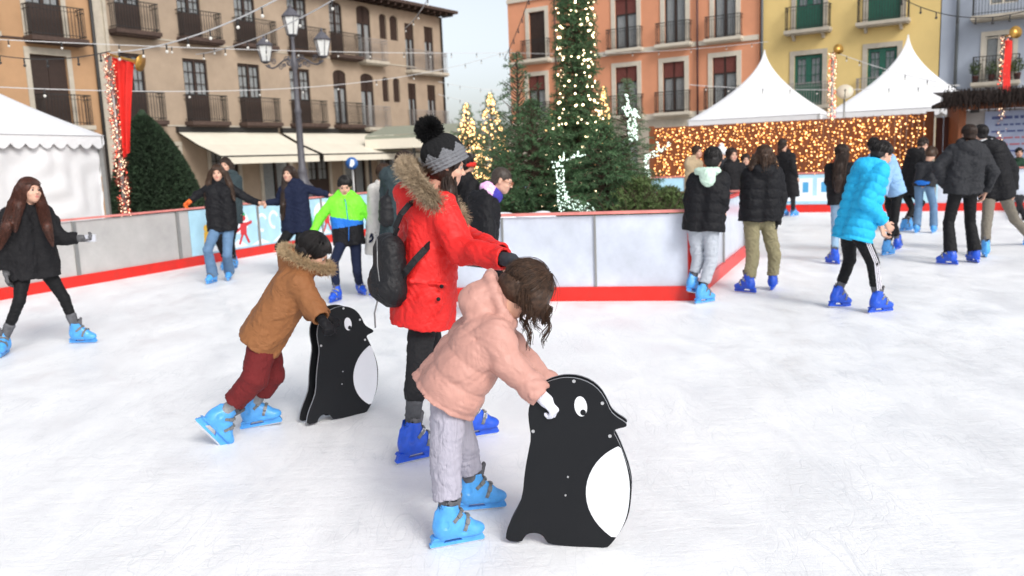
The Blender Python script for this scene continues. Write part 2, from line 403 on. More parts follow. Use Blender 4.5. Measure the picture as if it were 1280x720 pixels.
# rink outline measured on the ice
LB0, LB1 = Vector((-9.6, 5.0, 0)), Vector((-.75, 25.2, 0))          # left run
def lb(t): return LB0 + (LB1 - LB0).normalized() * t
LBD = (LB1 - LB0).normalized()
FB0, FB1 = LB1.copy(), Vector((16.6, 17.3, 0))
mb = MB(); P = [(-9.6 - .437 * 14, 5 - 14 * .9, 0), (LB1.x, LB1.y, 0), (FB1.x, FB1.y, 0), (FB1.x - 6, -8, 0)]
mb.add([(x, y, 0) for x, y, _ in P] + [(x, y, -.078) for x, y, _ in P], [(3, 2, 1, 0), (4, 5, 6, 7), (0, 1, 5, 4), (1, 2, 6, 5), (2, 3, 7, 6), (3, 0, 4, 7)])
tag(mb.build('ice_rink', mi), kind='structure')

# ================================================================== BARRIERS
M_sky1 = mat('pale blue print', 'A9D2E4', .45, var=.12, vs=2.5)
M_prw = mat('white print', 'E6EDF2', .45, var=.05)
M_prr = mat('red print', 'C9323A', .45, var=.05)
M_prg = mat('green print', '2F9C6A', .45, var=.05)
M_pry = mat('yellow print', 'E3B23A', .45, var=.05)
M_prb = mat('blue print', '4C9CCB', .45, var=.05)
def barrier(f, s0, s1, label, pan, group=None, step=2.0, pw=.03, h=1.0, banner=None, thick=.05, kick=.16, topm=None):
    r = thing('rink_barrier', f(s0, 0, 0), label, 'barrier', group)
    mb = MB(); mb.box((s0, -.04, .0), (s1, .045, kick), f); part(mb, 'kick_board', M_red, r)
    mb = MB(); mb.box((s0, -.04, h - .030), (s1, .045, h), f); part(mb, 'top_rail', topm or M_redtop, r)
    s = s0; k = 0
    while s < s1 - .05:
        e = min(s + step, s1)
        mb = MB(); mb.box((s + pw, -.006, kick), (e - pw, .006, h - .045), f); part(mb, 'panel', pan, r)
        mb = MB(); mb.box((s - pw, -.035, 0.005), (s + pw, .03, h - .046), f); part(mb, 'post', M_alu, r)
        s = e
    mb = MB(); mb.box((s1 - pw, -.035, 0.005), (s1 + pw, .03, h - .046), f); part(mb, 'post', M_alu, r)
    if banner: banner(f, r)
    return r
fL = frame2(LB0, LBD)
sB = sx(fL, 240, 335)
def ell_pts(cx, cy, rx, ry, n=20, a0=0): return [(cx + rx * math.cos(2 * math.pi * i / n + a0), cy + ry * math.sin(2 * math.pi * i / n + a0)) for i in range(n)]
def cartoon(f, r):
    fr = lambda a, b_, d: f(a, d, b_)
    s0, s1 = sB + .02, (LB1 - LB0).length - .3
    mb = MB(); mb.box((s0, .012, .165), (s1, .018, .95), f); bn = part(mb, 'printed_banner', M_sky1, r)
    k = s0 + .25; i = 0
    while k < s1 - 2.2:
        mb = MB()
        # fir trees
        for dx, hh in ((.35, .34), (.52, .25)):
            for q in range(3): mb.poly_prism([(k + dx - .09 + q * .02, .42 + q * hh * .22), (k + dx + .09 - q * .02, .42 + q * hh * .22), (k + dx, .42 + q * hh * .22 + hh * .45)], fr, .019, .022 + q * .001)
        mbg = part(mb, 'print_tree', M_prg, r)
        mb = MB()
        # little skating figure in yellow then in red with a striped scarf
        mb.poly_prism(ell_pts(k + .12, .62, .055, .06), fr, .019, .023); mb.poly_prism([(k + .04, .25), (k + .2, .25), (k + .17, .56), (k + .07, .56)], fr, .019, .0235)
        part(mb, 'print_yellow_figure', M_pry, r)
        mb = MB(); c = k + 1.05
        mb.poly_prism([(c - .07, .42), (c + .09, .42), (c + .11, .64), (c - .06, .64)], fr, .024, .027)
        mb.poly_prism([(c + .08, .56), (c + .26, .62), (c + .25, .67), (c + .08, .63)], fr, .0245, .0275)
        mb.poly_prism([(c - .06, .57), (c - .22, .5), (c - .2, .46), (c - .04, .53)], fr, .0245, .0275)
        mb.poly_prism([(c - .05, .42), (c + .01, .42), (c - .1, .24), (c - .14, .26)], fr, .024, .0272)
        mb.poly_prism([(c + .03, .42), (c + .09, .42), (c + .17, .27), (c + .12, .25)], fr, .024, .0272)
        mb.poly_prism(ell_pts(c + .02, .72, .075, .05, 14), fr, .0245, .0275)
        part(mb, 'print_red_figure', M_prr, r)
        mb = MB(); mb.poly_prism(ell_pts(c + .02, .78, .07, .06), fr, .0235, .0265); part(mb, 'print_hat', M_prg, r)
        mb = MB()
        mb.poly_prism(ell_pts(c - .12, .66, .30, .22, 24), fr, .019, .0205)
        for q in range(3):
            cx = c + .55 + q * .34; R1 = .15
            pts = [(cx + R1 * math.cos(a), .60 + q * .03 + R1 * 1.2 * math.sin(a)) for a in np.linspace(.4, 4.9, 16)]
            pts2 = [(cx + (R1 - .05) * math.cos(a), .60 + q * .03 + (R1 - .05) * 1.2 * math.sin(a)) for a in np.linspace(4.9, .4, 16)]
            for j in range(15): mb.poly_prism([pts[j], pts[j + 1], pts2[14 - j], pts2[15 - j]], fr, .019 + q * .0005, .022)
        for q in range(4): mb.poly_prism([(k + q * .62, .2), (k + q * .62 + .55, .2), (k + q * .62 + .3, .30 + .05 * (q % 2))], fr, .0195, .0215)
        part(mb, 'print_snow_shape', M_prw, r)
        k += 2.6; i += 1
barrier(fL, -4, (LB1 - LB0).length, 'long barrier along the left side of the rink, grey at first, then printed pale blue', M_polyg, banner=cartoon)
fF = frame2(FB0, FB1 - FB0)
sF0, sF1 = 6.0, sx(fF, 1172, 240)
def farprint(f, r):
    fr = lambda a, b_, d: f(a, d, b_)
    mb = MB(); mb.box((0.3, .012, .20), (sF1, .018, .95), f); part(mb, 'printed_banner', M_sky1, r)
    mb = MB(); s = sx(f, 968, 250)
    mb.box((s - .3, .019, .28), (s + 2.1, .0205, .42), f)
    for k, (w_, hol) in enumerate(((.16, 0), (.34, 1), (.34, 1), (.16, 0))):
        x0 = s + .15 + k * .44
        mb.poly_prism([(x0, .40), (x0 + w_, .40), (x0 + w_, .86), (x0, .86)], fr, .021, .023)
    part(mb, 'print_letter', M_prw, r)
    mb = MB()
    for k in (1, 2): mb = MB(); x0 = s + .15 + k * .44 + .10; mb.poly_prism([(x0, .50), (x0 + .14, .50), (x0 + .14, .76), (x0, .76)], fr, .0232, .0242); part(mb, 'print_blue_shape', M_prb, r)
    for k in range(9): mb = MB(); mb.poly_prism([(k * .9 + 1, .25), (k * .9 + 1.7, .25), (k * .9 + 1.5, .55), (k * .9 + 1.2, .45)], fr, .0192, .0202); part(mb, 'print_blue_shape', M_prb, r)
barrier(fF, 0.05, (FB1 - FB0).length, 'far barrier of the rink, pale blue print then plain white, red kick board', M_poly, banner=farprint, kick=.19)
# island in the middle
I0 = G(865, 375); I1 = G(933, 317); I2 = I0 + Vector((-3.05, .62, 0)); I3 = I2 + (I1 - I0) * 1.05
fI = frame2(I0, I2 - I0); fJ = frame2(I0, I1 - I0); 
if fJ.n.x < 0: fJ.n = -fJ.n
fK = frame2(I1, I3 - I1)
barrier(fI, 0.0, (I2 - I0).length, 'frosted barrier with red kick board in front of the firs of the island', M_poly, 'barriers round the tree island', step=1.05, pw=.011)
barrier(fJ, 0.06, (I1 - I0).length, 'short side barrier of the tree island, where the mint hooded skater leans', M_poly, 'barriers round the tree island', topm=M_red)
def fK2(s, o, z): v = I1 + (I3 - I1).normalized() * s; nn = Vector((.25, .97, 0)); v = v + nn * o; return (v.x, v.y, z)
barrier(fK2, 0.06, (I3 - I1).length, 'rear barrier of the tree island, behind the firs', M_poly, 'barriers round the tree island')
for f_, p0 in ((fJ, 0), (fJ, (I1 - I0).length)):
    q = f_(p0, 0, 0); mb = MB(); mb.box((q[0] - .045, q[1] - .045, 0), (q[0] + .045, q[1] + .045, 1.02))
    solo(mb, 'barrier_corner_post', M_red, q, 'red corner post of the tree island ' + ('at its near right corner' if p0 == 0 else 'at its far right corner'), 'post', 'corner posts of the tree island')
cI = (I0 + I1 + I2 + I3) / 4
mb = MB(); q = [I0, I1, I3, I2]; q = [cI + (p - cI) * .955 for p in q]
mb.add([(p.x, p.y, .45) for p in q] + [(p.x, p.y, .005) for p in q], [(0, 1, 2, 3)[::1], (7, 6, 5, 4), (0, 4, 5, 1), (1, 5, 6, 2), (2, 6, 7, 3), (3, 7, 4, 0)])
tag(mb.build('planter_ground', M_bark), kind='structure')
g_ = np.random.default_rng(3)
mb = MB()
for k in range(5):
    t = g_.uniform(.55, .95); p = I0.lerp(I2, t) + Vector((.1, .35 + g_.uniform(0, .25), 0)); mb.ball((p.x, p.y, .9 + g_.uniform(-.05, .03)), (g_.uniform(.12, .3), .16, g_.uniform(.06, .12)), 12, 8)
for k in range(30):
    t = g_.uniform(.02, .98); p = I0.lerp(I2, t) + Vector((.1, .3 + g_.uniform(0, .9), 0)); mb.ball((p.x, p.y, .45), (g_.uniform(.2, .4), .3, g_.uniform(.3, .42)), 12, 8)
tag(mb.build('cotton_snow', M_snow, smooth=True), kind='stuff')

# ================================================================== BUILDINGS
def facade(root, f, s0, s1, z0, z1, holes, m, depth=9, reveal=.22, name='wall'):
    S = sorted({s0, s1, *[h[0] for h in holes], *[h[1] for h in holes]}); Z = sorted({z0, z1, *[h[2] for h in holes], *[h[3] for h in holes]})
    mb = MB()
    for i in range(len(S) - 1):
        for j in range(len(Z) - 1):
            a, b_ = (S[i] + S[i + 1]) / 2, (Z[j] + Z[j + 1]) / 2
            if any(h[0] < a < h[1] and h[2] < b_ < h[3] for h in holes): continue
            mb.add([f(S[i], 0, Z[j]), f(S[i + 1], 0, Z[j]), f(S[i + 1], 0, Z[j + 1]), f(S[i], 0, Z[j + 1])], [(0, 1, 2, 3)])
    for h in holes:
        a, b_, c, d = h[:4]
        for q in (((a, c), (a, d)), ((b_, d), (b_, c)), ((a, d), (b_, d)), ((b_, c), (a, c))):
            (p1, z_1), (p2, z_2) = q
            mb.add([f(p1, 0, z_1), f(p2, 0, z_2), f(p2, -reveal, z_2), f(p1, -reveal, z_1)], [(0, 1, 2, 3)])
        if len(h) > 4 and h[4] == 'arch':
            r_ = (b_ - a) / 2; n = 8; rise = .22
            for sg in (-1, 1):
                pts = [(a + r_ + sg * r_ * math.sin(t), d - rise + rise * math.cos(t)) for t in np.linspace(0, math.pi / 2, n)]
                for k in range(n - 1):
                    mb.poly_prism([pts[k], pts[k + 1], (pts[k + 1][0], d + .001), (pts[k][0], d + .001)], lambda A, B, Dp: f(A, Dp, B), -.2, -.003)
    # sides, back, top
    mb.add([f(s0, 0, z0), f(s0, 0, z1), f(s0, -depth, z1), f(s0, -depth, z0), f(s1, 0, z0), f(s1, 0, z1), f(s1, -depth, z1), f(s1, -depth, z0)], [(0, 1, 2, 3), (4, 7, 6, 5), (3, 2, 6, 7), (1, 5, 6, 2)])
    w_ = part(mb, name, m, root)
    mb = MB()
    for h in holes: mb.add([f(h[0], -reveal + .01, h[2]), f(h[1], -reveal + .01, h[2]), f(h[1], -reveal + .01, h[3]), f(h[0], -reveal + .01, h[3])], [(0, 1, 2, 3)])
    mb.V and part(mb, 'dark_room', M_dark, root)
    return w_
def window(root, f, h, style='french', fm=None, leaves=2, o=-.1, blind=None):
    a, b_, z0, z1 = h[:4]; fm = fm or M_brown; mb = MB(); t = .055 if style != 'green' else .12
    if style == 'shut':
        w_ = (b_ - a) / 2
        for k in range(2):
            mb.box((a + k * w_ + .01, o - .02, z0), (a + (k + 1) * w_ - .01, o + .02, z1 - .01), f)
            q = z0 + .12
            while q < z1 - .15: mb.box((a + k * w_ + .07, o + .02, q), (a + (k + 1) * w_ - .07, o + .03, q + .05), f); q += .09
        return part(mb, 'shutter', fm, root)
    zb = z0 + (.42 * (z1 - z0) if style in ('french', 'green') else .06)
    zt = z1 - (.30 * (z1 - z0) if style == 'blind' else 0.04)
    for k in range(leaves):
        w_ = (b_ - a) / leaves; x0, x1 = a + k * w_, a + (k + 1) * w_
        mb.box((x0, o, z0), (x0 + t, o + .05, z1), f); mb.box((x1 - t, o, z0), (x1, o + .05, z1), f)
        mb.box((x0 + t, o, zt - t), (x1 - t, o + .05, zt), f); mb.box((x0 + t, o, z0), (x1 - t, o + .045, zb), f)
        if style in ('french', 'green'):
            for q in (1, 2): zz = zb + (zt - zb) * q / 3; mb.box((x0 + t, o + .005, zz - .012), (x1 - t, o + .035, zz + .012), f)
            mb.box(((x0 + x1) / 2 - .012, o + .006, zb), ((x0 + x1) / 2 + .012, o + .034, zt - t), f)
    wn = part(mb, 'window', fm, root)
    mb = MB(); mb.box((a + t, o + .012, zb), (b_ - t, o + .018, zt - t), f); part(mb, 'pane', M_glass, root, parent=wn)
    mb = MB()
    for k in range(leaves):
        w_ = (b_ - a) / leaves; x0 = a + k * w_ + t + .01; x1 = a + (k + 1) * w_ - t - .01; n = 10
        P = [f(x0 + (x1 - x0) * i / n, o - .03 + .015 * (i % 2), z) for i in range(n + 1) for z in (zb + .03, zt - t - .02)]
        mb.add(P, [(2 * i, 2 * i + 2, 2 * i + 3, 2 * i + 1) for i in range(n)])
    part(mb, 'curtain', M_curt, root, parent=wn)
    if style == 'blind':
        mb = MB(); q = zt
        while q < z1 - .02: mb.box((a + .01, o + .02, q), (b_ - .01, o + .05, q + .045), f); q += .05
        part(mb, 'blind', blind or M_blind, root, parent=wn)
    return wn
def balcony(root, f, s0, s1, z, dep=.5, hgt=1.0, slab=M_stone, rail=M_iron, pitch=.11, brackets=False):
    mb = MB(); mb.box((s0 - .04, .003, z - .14), (s1 + .04, dep + .05, z), f); mb.box((s0, .004, z - .2), (s1, dep - .02, z - .141), f)
    if brackets:
        for q in (s0 + .25, s1 - .35): mb.box((q, .004, z - .42), (q + .1, .22, z - .201), f); mb.box((q, .22, z - .3), (q + .1, .36, z - .201), f)
    bl = part(mb, 'balcony', slab, root)
    mb = MB(); e = .018
    for zz, t in ((z + hgt, .03), (z + .1, .02), (z + hgt - .15, .015)):
        mb.box((s0, dep - .03, zz - t), (s1, dep, zz), f); mb.box((s0, .01, zz - t), (s0 + .03, dep - .03, zz), f); mb.box((s1 - .03, .01, zz - t), (s1, dep - .03, zz), f)
    n = int((s1 - s0) / pitch)
    for i in range(n + 1):
        q = s0 + .015 + (s1 - s0 - .03) * i / n; mb.box((q - e / 2, dep - .02, z), (q + e / 2, dep - .008, z + hgt), f)
    n = max(2, int(dep / pitch))
    for i in range(1, n):
        q = dep * i / n
        for ss in (s0 + .01, s1 - .022): mb.box((ss, q, z), (ss + e, q + e, z + hgt), f)
    part(mb, 'railing', rail, root, parent=bl); return bl
def roof(root, f, s0, s1, z, over=.7, depth=9, pitch=.32, m=None):
    mb = MB(); h = .14
    a, b_ = s0 - .3, s1 + .55; r = depth / 2
    P = [f(a, over, z), f(b_, over, z), f(b_, -depth - over, z), f(a, -depth - over, z), f(a, over, z + h), f(b_, over, z + h), f(b_, -depth - over, z + h), f(a, -depth - over, z + h), f(a + r, -r, z + h + r * pitch), f(b_ - r, -r, z + h + r * pitch)]
    mb.add(P, [(0, 1, 2, 3), (0, 4, 5, 1), (1, 5, 6, 2), (2, 6, 7, 3), (3, 7, 4, 0), (4, 8, 9, 5), (5, 9, 6), (6, 9, 8, 7), (7, 8, 4)])
    rf = part(mb, 'roof', m or M_roof, root)
    mb = MB(); q = s0
    while q < s1 + .4: mb.box((q, .01, z - .16), (q + .1, over - .08, z - .002), f); q += .5
    part(mb, 'rafter_ends', M_brown, root, parent=rf)

# ---- left building (ochre, three storeys)
fA = frame2((-12.07, 32.5, 0), (.552, .834))
BL = thing('ochre_building', fA(6, 0, 0), 'long ochre stucco building with dark balconies and cream awnings, behind the lamp post', 'building')
S = lambda px, py: sx(fA, px, py)
holes = []; items = []
def win_at(px0, px1, py, z0, z1, kind=None, style='french', bal=None, rail=M_iron, dep=.45):
    a, b_ = S(px0, py), S(px1, py); h = (a, b_, z0, z1) + ((kind,) if kind else ()); holes.append(h); items.append((h, style, bal, rail, dep, py))
for (p0, p1, b0, b1) in ((152, 183, 140, 196), (231, 261, 228, 274), (299, 326, 296, 340), (363, 388, 360, 399)):
    win_at(p0, p1, 110, 3.52, 5.85, bal=(b0, b1))
for (p0, p1, b0, b1) in ((145, 177, 136, 190), (223, 252, 220, 268), (294, 320, 290, 336), (360, 384, 357, 398)):
    win_at(p0, p1, 30, 6.62, 8.85, bal=(b0, b1))
win_at(417, 433, 110, 3.5, 5.95, 'arch', 'blind', (415, 444)); win_at(451, 467, 110, 3.4, 5.9, 'arch', 'blind', (450, 478), M_ironw)
win_at(412, 428, 30, 6.6, 8.95, 'arch', 'french', (410, 442)); win_at(446, 463, 30, 6.5, 9.0, 'arch', 'blind', (446, 474), M_ironw)
for a, b_ in ((478, 486), (491.5, 500)): win_at(a, b_, 110, 4.65, 5.82, 'arch', 'shut')
for a, b_ in ((474, 483), (487, 497)): win_at(a, b_, 30, 7.62, 8.80, 'arch', 'shut')
for a, b_, c, d in ((511, 521, 509, 532), (535, 545, 533, 553)): win_at(a, b_, 130, 3.3, 5.62, None, 'blind', (c, d), M_ironw, .4)
for a, b_, c, d in ((507, 518, 506, 530), (531, 542, 530, 551)): win_at(a, b_, 60, 6.28, 8.55, None, 'blind', (c, d), M_ironw, .4)
sL0, sL1 = -2.85, 16.05
gf = []
for a, b_ in ((-1.9, -.5), (.9, 2.2), (3.4, 4.9), (5.9, 7.2), (8.2, 9.6), (10.6, 11.9), (12.9, 14.2)): gf.append((a, b_, .0, 2.5))
facade(BL, fA, sL0, sL1, -.08, 9.15, holes + gf, M_wallL)
for h, style, bal, rail, dep, py in items:
    window(BL, fA, h, style, blind=M_brown)
    if bal: balcony(BL, fA, S(bal[0], py), S(bal[1], py), h[2] - .02, dep, rail=rail, slab=M_roof if rail is M_iron else M_stone)
for h in gf: window(BL, fA, (h[0], h[1], .02, 2.5), 'french' if gf.index(h) % 2 else 'plain')
mb = MB()
for z in (3.32, 6.42): mb.box((sL0 + .1, .003, z), (sL1 - 2.2, .025, z + .05), fA)
for a, b_, _, _ in gf: mb.box((a - .14, .003, 0), (a, .06, 2.6), fA); mb.box((b_, .003, 0), (b_ + .14, .06, 2.6), fA); mb.box((a - .14, .003, 2.601), (b_ + .14, .08, 2.75), fA)
part(mb, 'stone_trim', M_stone, BL)
roof(BL, fA, sL0, sL1, 9.3, .75)
mb = MB(); mb.tube([fA(sL1 - .12, .1, 0), fA(sL1 - .12, .1, 9.1), fA(sL1 + .1, .6, 9.22)], .05, 8); part(mb, 'drainpipe', M_iron, BL, True)
for p0, p1, lab in ((216, 344, 'left'), (346, 486, 'right')):
    a, b_ = sx(fA, p0 + 4, 168), sx(fA, p1, 168); 
    r = thing('awning', fA((a + b_) / 2, .1, 3.1), 'cream canvas awning ' + ('over the pavement behind the girl in jeans, left one of the pair' if lab == 'left' else 'behind the lamp post, right one of the pair'), 'awning', 'cream awnings of the ochre building')
    mb = MB(); n = 14; O1, Z1 = 2.5, 2.14
    P = []
    for i in range(n + 1):
        s_ = a + (b_ - a) * i / n
        P += [fA(s_, .12, 3.12), fA(s_, O1 * .5, (3.12 + Z1) / 2 - .04), fA(s_, O1, Z1)]
    mb.add(P, [q for i in range(n) for q in ((3 * i, 3 * i + 1, 3 * i + 4, 3 * i + 3), (3 * i + 1, 3 * i + 2, 3 * i + 5, 3 * i + 4))]); part(mb, 'canvas', M_awn, r)
    mb = MB(); mb.box((a, O1 - .005, Z1 - .30), (b_, O1 + .012, Z1 - .012), fA); part(mb, 'valance', M_awn, r)
    mb = MB(); mb.box((a, .02, 3.10), (b_, .2, 3.30), fA); mb.bar(fA(a, O1, Z1 - .02), fA(b_, O1, Z1 - .02), .05); part(mb, 'cassette', M_iron, r)
    for s_ in (a + .15, b_ - .15): mb = MB(); mb.tube([fA(s_, .1, 3.0), fA(s_, O1 * .5, 2.5), fA(s_, O1 - .03, Z1 - .05)], .025, 6); part(mb, 'folding_arm', M_iron, r)

# ---- orange-ochre house at the far left
BLL = thing('orange_ochre_house', fA(-5.5, 0, 0), 'orange ochre house with brown closed shutters at the left edge', 'building')
h1 = (S(41, 110), S(87, 110), 3.3, 5.55); h2 = (S(33, 20), S(77, 20), 6.1, 8.6); h0 = (S(-60, 110), S(-20, 110), 3.3, 5.55); hh0 = (S(-60, 20), S(-20, 20), 6.1, 8.6)
facade(BLL, fA, -14, -3.32, -.08, 9.6, [h1, h2, h0, hh0, (-6, -4.6, 0, 2.4)], M_wallLL)
for h in (h1, h0): window(BLL, fA, h, 'shut')
for h in (h2, hh0): window(BLL, fA, h, 'french')
window(BLL, fA, (-6, -4.6, 0, 2.4), 'shut')
balcony(BLL, fA, S(43, 110), S(102, 110), 3.28, .5); balcony(BLL, fA, S(27, 20), S(95, 20), 6.08, .5, slab=M_roof); balcony(BLL, fA, S(-62, 110), S(-14, 110), 3.28, .5); balcony(BLL, fA, S(-62, 20), S(-14, 20), 6.08, .5)
mb = MB()
for h in (h1, h2, h0, hh0):
    mb.box((h[0] - .16, .003, h[2]), (h[0], .04, h[3] + .22), fA); mb.box((h[1], .003, h[2]), (h[1] + .16, .04, h[3] + .22), fA); mb.box((h[0], .003, h[3]), (h[1], .04, h[3] + .22), fA)
part(mb, 'stone_trim', M_stone, BLL)
mb = MB(); mb.box((-14, .004, 5.98), (-3.34, .035, 6.04), fA); part(mb, 'string_course', M_roof, BLL)
roof(BLL, fA, -14, -3.9, 9.8, .6)
mb = MB(); mb.tube([fA(-3.42, .1, 0), fA(-3.42, .1, 9.6)], .06, 8); part(mb, 'drainpipe', M_iron, BLL, True)
mb = MB(); mb.box((-3.318, -.3, -.08), (-2.852, .02, 9.3), fA); mb.box((-2.98, .021, 0), (-2.87, .1, 9.3), fA)
solo(mb, 'pilaster', M_stone, fA(-3.1, 0, 0), 'grey pilaster strip between the two ochre buildings', 'pilaster')

# ---- right row: orange, yellow, blue
fB = frame2((6.55, 43, 0), (.834, -.552)); SR = lambda px, py: sx(fB, px, py)
BO = thing('orange_building', fB(-.5, 0, 0), 'orange stucco building with cream window frames behind the tall christmas tree', 'building')
hu, hl = [], []
for a, b_ in ((661, 681), (769, 796), (831, 857), (893, 920)):
    hu.append((SR(a, 20), SR(b_, 20), 6.86, 9.3))
for a, b_ in ((661, 682), (770, 797), (829, 856), (891, 921)):
    hl.append((SR(a, 110), SR(b_, 110), 3.62, 6.0))
gfl = [(x, x + 1.3, .0, 2.6) for x in (-6.3, -3.6, -1.2, 1.3, 3.9)]
facade(BO, fB, -7.45, 6.2, -.08, 12, hu + hl + gfl, M_wallO)
for i, h in enumerate(hu): window(BO, fB, h, 'shut' if i == 0 else ('blind' if i == 1 else 'plain')); balcony(BO, fB, h[0] - .33, h[1] + .33, 6.84, .42, slab=M_trim, rail=M_iron)
for i, h in enumerate(hl): window(BO, fB, h, 'blind'); balcony(BO, fB, h[0] - .33, h[1] + .33, 3.60, .35 if i else .2, slab=M_trim, rail=M_iron)
for h in gfl: window(BO, fB, h, 'plain')
for h in hu + hl:
    mb = MB(); mb.box((h[0] - .22, .003, h[2]), (h[0], .05, h[3] + .22), fB); mb.box((h[1], .003, h[2]), (h[1] + .22, .05, h[3] + .22), fB); mb.box((h[0], .003, h[3]), (h[1], .05, h[3] + .22), fB); part(mb, 'window_surround', M_trim, BO)
mb = MB(); mb.box((-7.47, .004, 6.60), (6.2, .09, 6.83), fB); mb.box((-7.47, .004, 3.30), (6.2, .09, 3.59), fB); mb.box((-7.47, .004, 9.9), (6.2, .09, 10.1), fB); part(mb, 'string_course', M_trim, BO)
mb = MB()
S_ = sorted({-7.46, 6.2, *[v for h in gfl for v in h[:2]]})
for i in range(len(S_) - 1):
    if not any(h[0] < (S_[i] + S_[i + 1]) / 2 < h[1] for h in gfl): mb.box((S_[i], .004, -.07), (S_[i + 1], .06, 3.298), fB)
for h in gfl: mb.box((h[0], .005, 2.6), (h[1], .06, 3.297), fB)
part(mb, 'stone_ground_floor', M_stone, BO)
mb = MB()
for px in (696, 873): mb.tube([fB(SR(px, 60), .14, 0), fB(SR(px, 60), .14, 12)], .05, 6)
part(mb, 'drainpipe', M_pipe, BO, True)
roof(BO, fB, -7.45, 5.6, 12, .6)
BY = thing('yellow_building', fB(9.5, 0, 0), 'yellow stucco building with dark green doors behind the pagoda tents', 'building')
hy = [(SR(995, 20), SR(1029, 20), 6.8, 9.2), (SR(1085, 20), SR(1126, 20), 6.8, 9.2), (SR(993, 90), SR(1028, 90), 3.5, 5.72), (SR(1084, 90), SR(1121, 90), 3.5, 5.72)]
gfy = [(7.3, 8.8, 0, 2.6), (10.2, 11.8, 0, 2.6)]
facade(BY, fB, 6.33, 13.62, -.08, 12.5, hy + gfy, M_wallY)
for i, h in enumerate(hy + gfy): window(BY, fB, h, 'green', M_green)
for i, h in enumerate(hy): balcony(BY, fB, h[0] - .35, h[1] + .35, h[2] - .02, .5, slab=M_stone, brackets=i < 2, rail=M_iron if i < 2 else M_ironw)
for h in hy:
    mb = MB(); mb.box((h[0] - .2, .003, h[2]), (h[0], .04, h[3] + .2), fB); mb.box((h[1], .003, h[2]), (h[1] + .2, .04, h[3] + .2), fB); mb.box((h[0], .003, h[3]), (h[1], .04, h[3] + .2), fB); part(mb, 'window_surround', M_stone, BY)
mb = MB(); mb.box((6.4, .003, -.07), (7.29, .05, 3.2), fB); mb.box((8.81, .003, -.07), (10.19, .05, 3.2), fB); mb.box((11.81, .003, -.07), (13.6, .05, 3.2), fB); part(mb, 'stone_ground_floor', M_stone, BY)
mb = MB(); mb.tube([fB(6.36, .12, 0), fB(6.36, .12, 12)], .06, 6); part(mb, 'drainpipe', M_pipeg, BY, True)
roof(BY, fB, 6.9, 13.0, 12.5, .6)
BB = thing('pale_blue_building', fB(17, 0, 0), 'pale blue grey building at the right edge with plants on its balcony', 'building')
hb = [(SR(1231, 70), SR(1266, 70), 4.0, 5.75), (SR(1237, 5), SR(1272, 5), 6.95, 9.2), (18.6, 19.9, 4, 5.75), (18.6, 19.9, 6.95, 9.2)]
facade(BB, fB, 13.66, 24, -.08, 12.2, hb, M_wallB)
for h in hb: window(BB, fB, h, 'plain', M_trim)
mb = MB()
for h in hb[:1]:
    mb.box((h[0] - .16, .003, h[2]), (h[0], .04, h[3] + .18), fB); mb.box((h[1], .003, h[2]), (h[1] + .16, .04, h[3] + .18), fB); mb.box((h[0], .003, h[3]), (h[1], .04, h[3] + .18), fB)
part(mb, 'window_surround', M_trim, BB)
balcony(BB, fB, SR(1217, 20), SR(1217, 20) + 3.2, 6.5, .7, slab=M_stone); balcony(BB, fB, SR(1217, 80), SR(1275, 80), 3.95, .5, slab=M_stone)
mb = MB(); mb.tube([fB(SR(1196, 60), .12, 0), fB(SR(1196, 60), .12, 12)], .06, 6); part(mb, 'drainpipe', M_pipeg, BB, True)
roof(BB, fB, 14.3, 24, 12.2, .6)
def foliage_clump(c, r, n, leaf, seed, up=.3):
    g = np.random.default_rng(seed); D = g.normal(size=(n, 3)); D /= np.linalg.norm(D, axis=1, keepdims=True); P = np.array(c) + D * np.array(r) * g.uniform(.45, 1, (n, 1))
    a = g.normal(size=(n, 3)); a[:, 2] += up; a /= np.linalg.norm(a, axis=1, keepdims=True); b_ = np.cross(a, g.normal(size=(n, 3))); b_ /= np.linalg.norm(b_, axis=1, keepdims=True)
    l = leaf * g.uniform(.6, 1.3, (n, 1)); V = np.stack([P - b_ * l * .3, P + a * l * .5 + b_ * l * .02, P + b_ * l * .3, P + a * l], 1).reshape(-1, 3)
    F = np.arange(4 * n).reshape(n, 4)[:, [0, 1, 3, 2]]; F = np.stack([np.arange(n) * 4, np.arange(n) * 4 + 2, np.arange(n) * 4 + 3], 1)
    return V, F
for k, px in enumerate((1220, 1240, 1258, 1272)):
    c = fB(SR(px, 98), .38, 3.97); r = thing('potted_plant', c, 'bushy balcony plant in a pot, ' + ['outermost left on the blue house balcony', 'second from left on the blue house balcony', 'third from left on the blue house balcony, yellowish', 'rightmost on the blue house balcony'][k], 'plant', 'plants on the blue house balcony')
    mb = MB(); mb.lathe([(.09, 0), (.13, .22), (.14, .24), (.12, .24)], c, 12); part(mb, 'pot', M_pipe, r, True)
    V, F = foliage_clump((c[0], c[1], c[2] + .5), (.25, .25, .32), 260, .09, k)
    mesh_obj('foliage', V, F, mat('plant leaf', (.06, .09, .03), .7, var=.4) if k != 2 else mat('yellow leaf', (.28, .25, .04), .7, var=.3), r, smooth=False, origin=c)

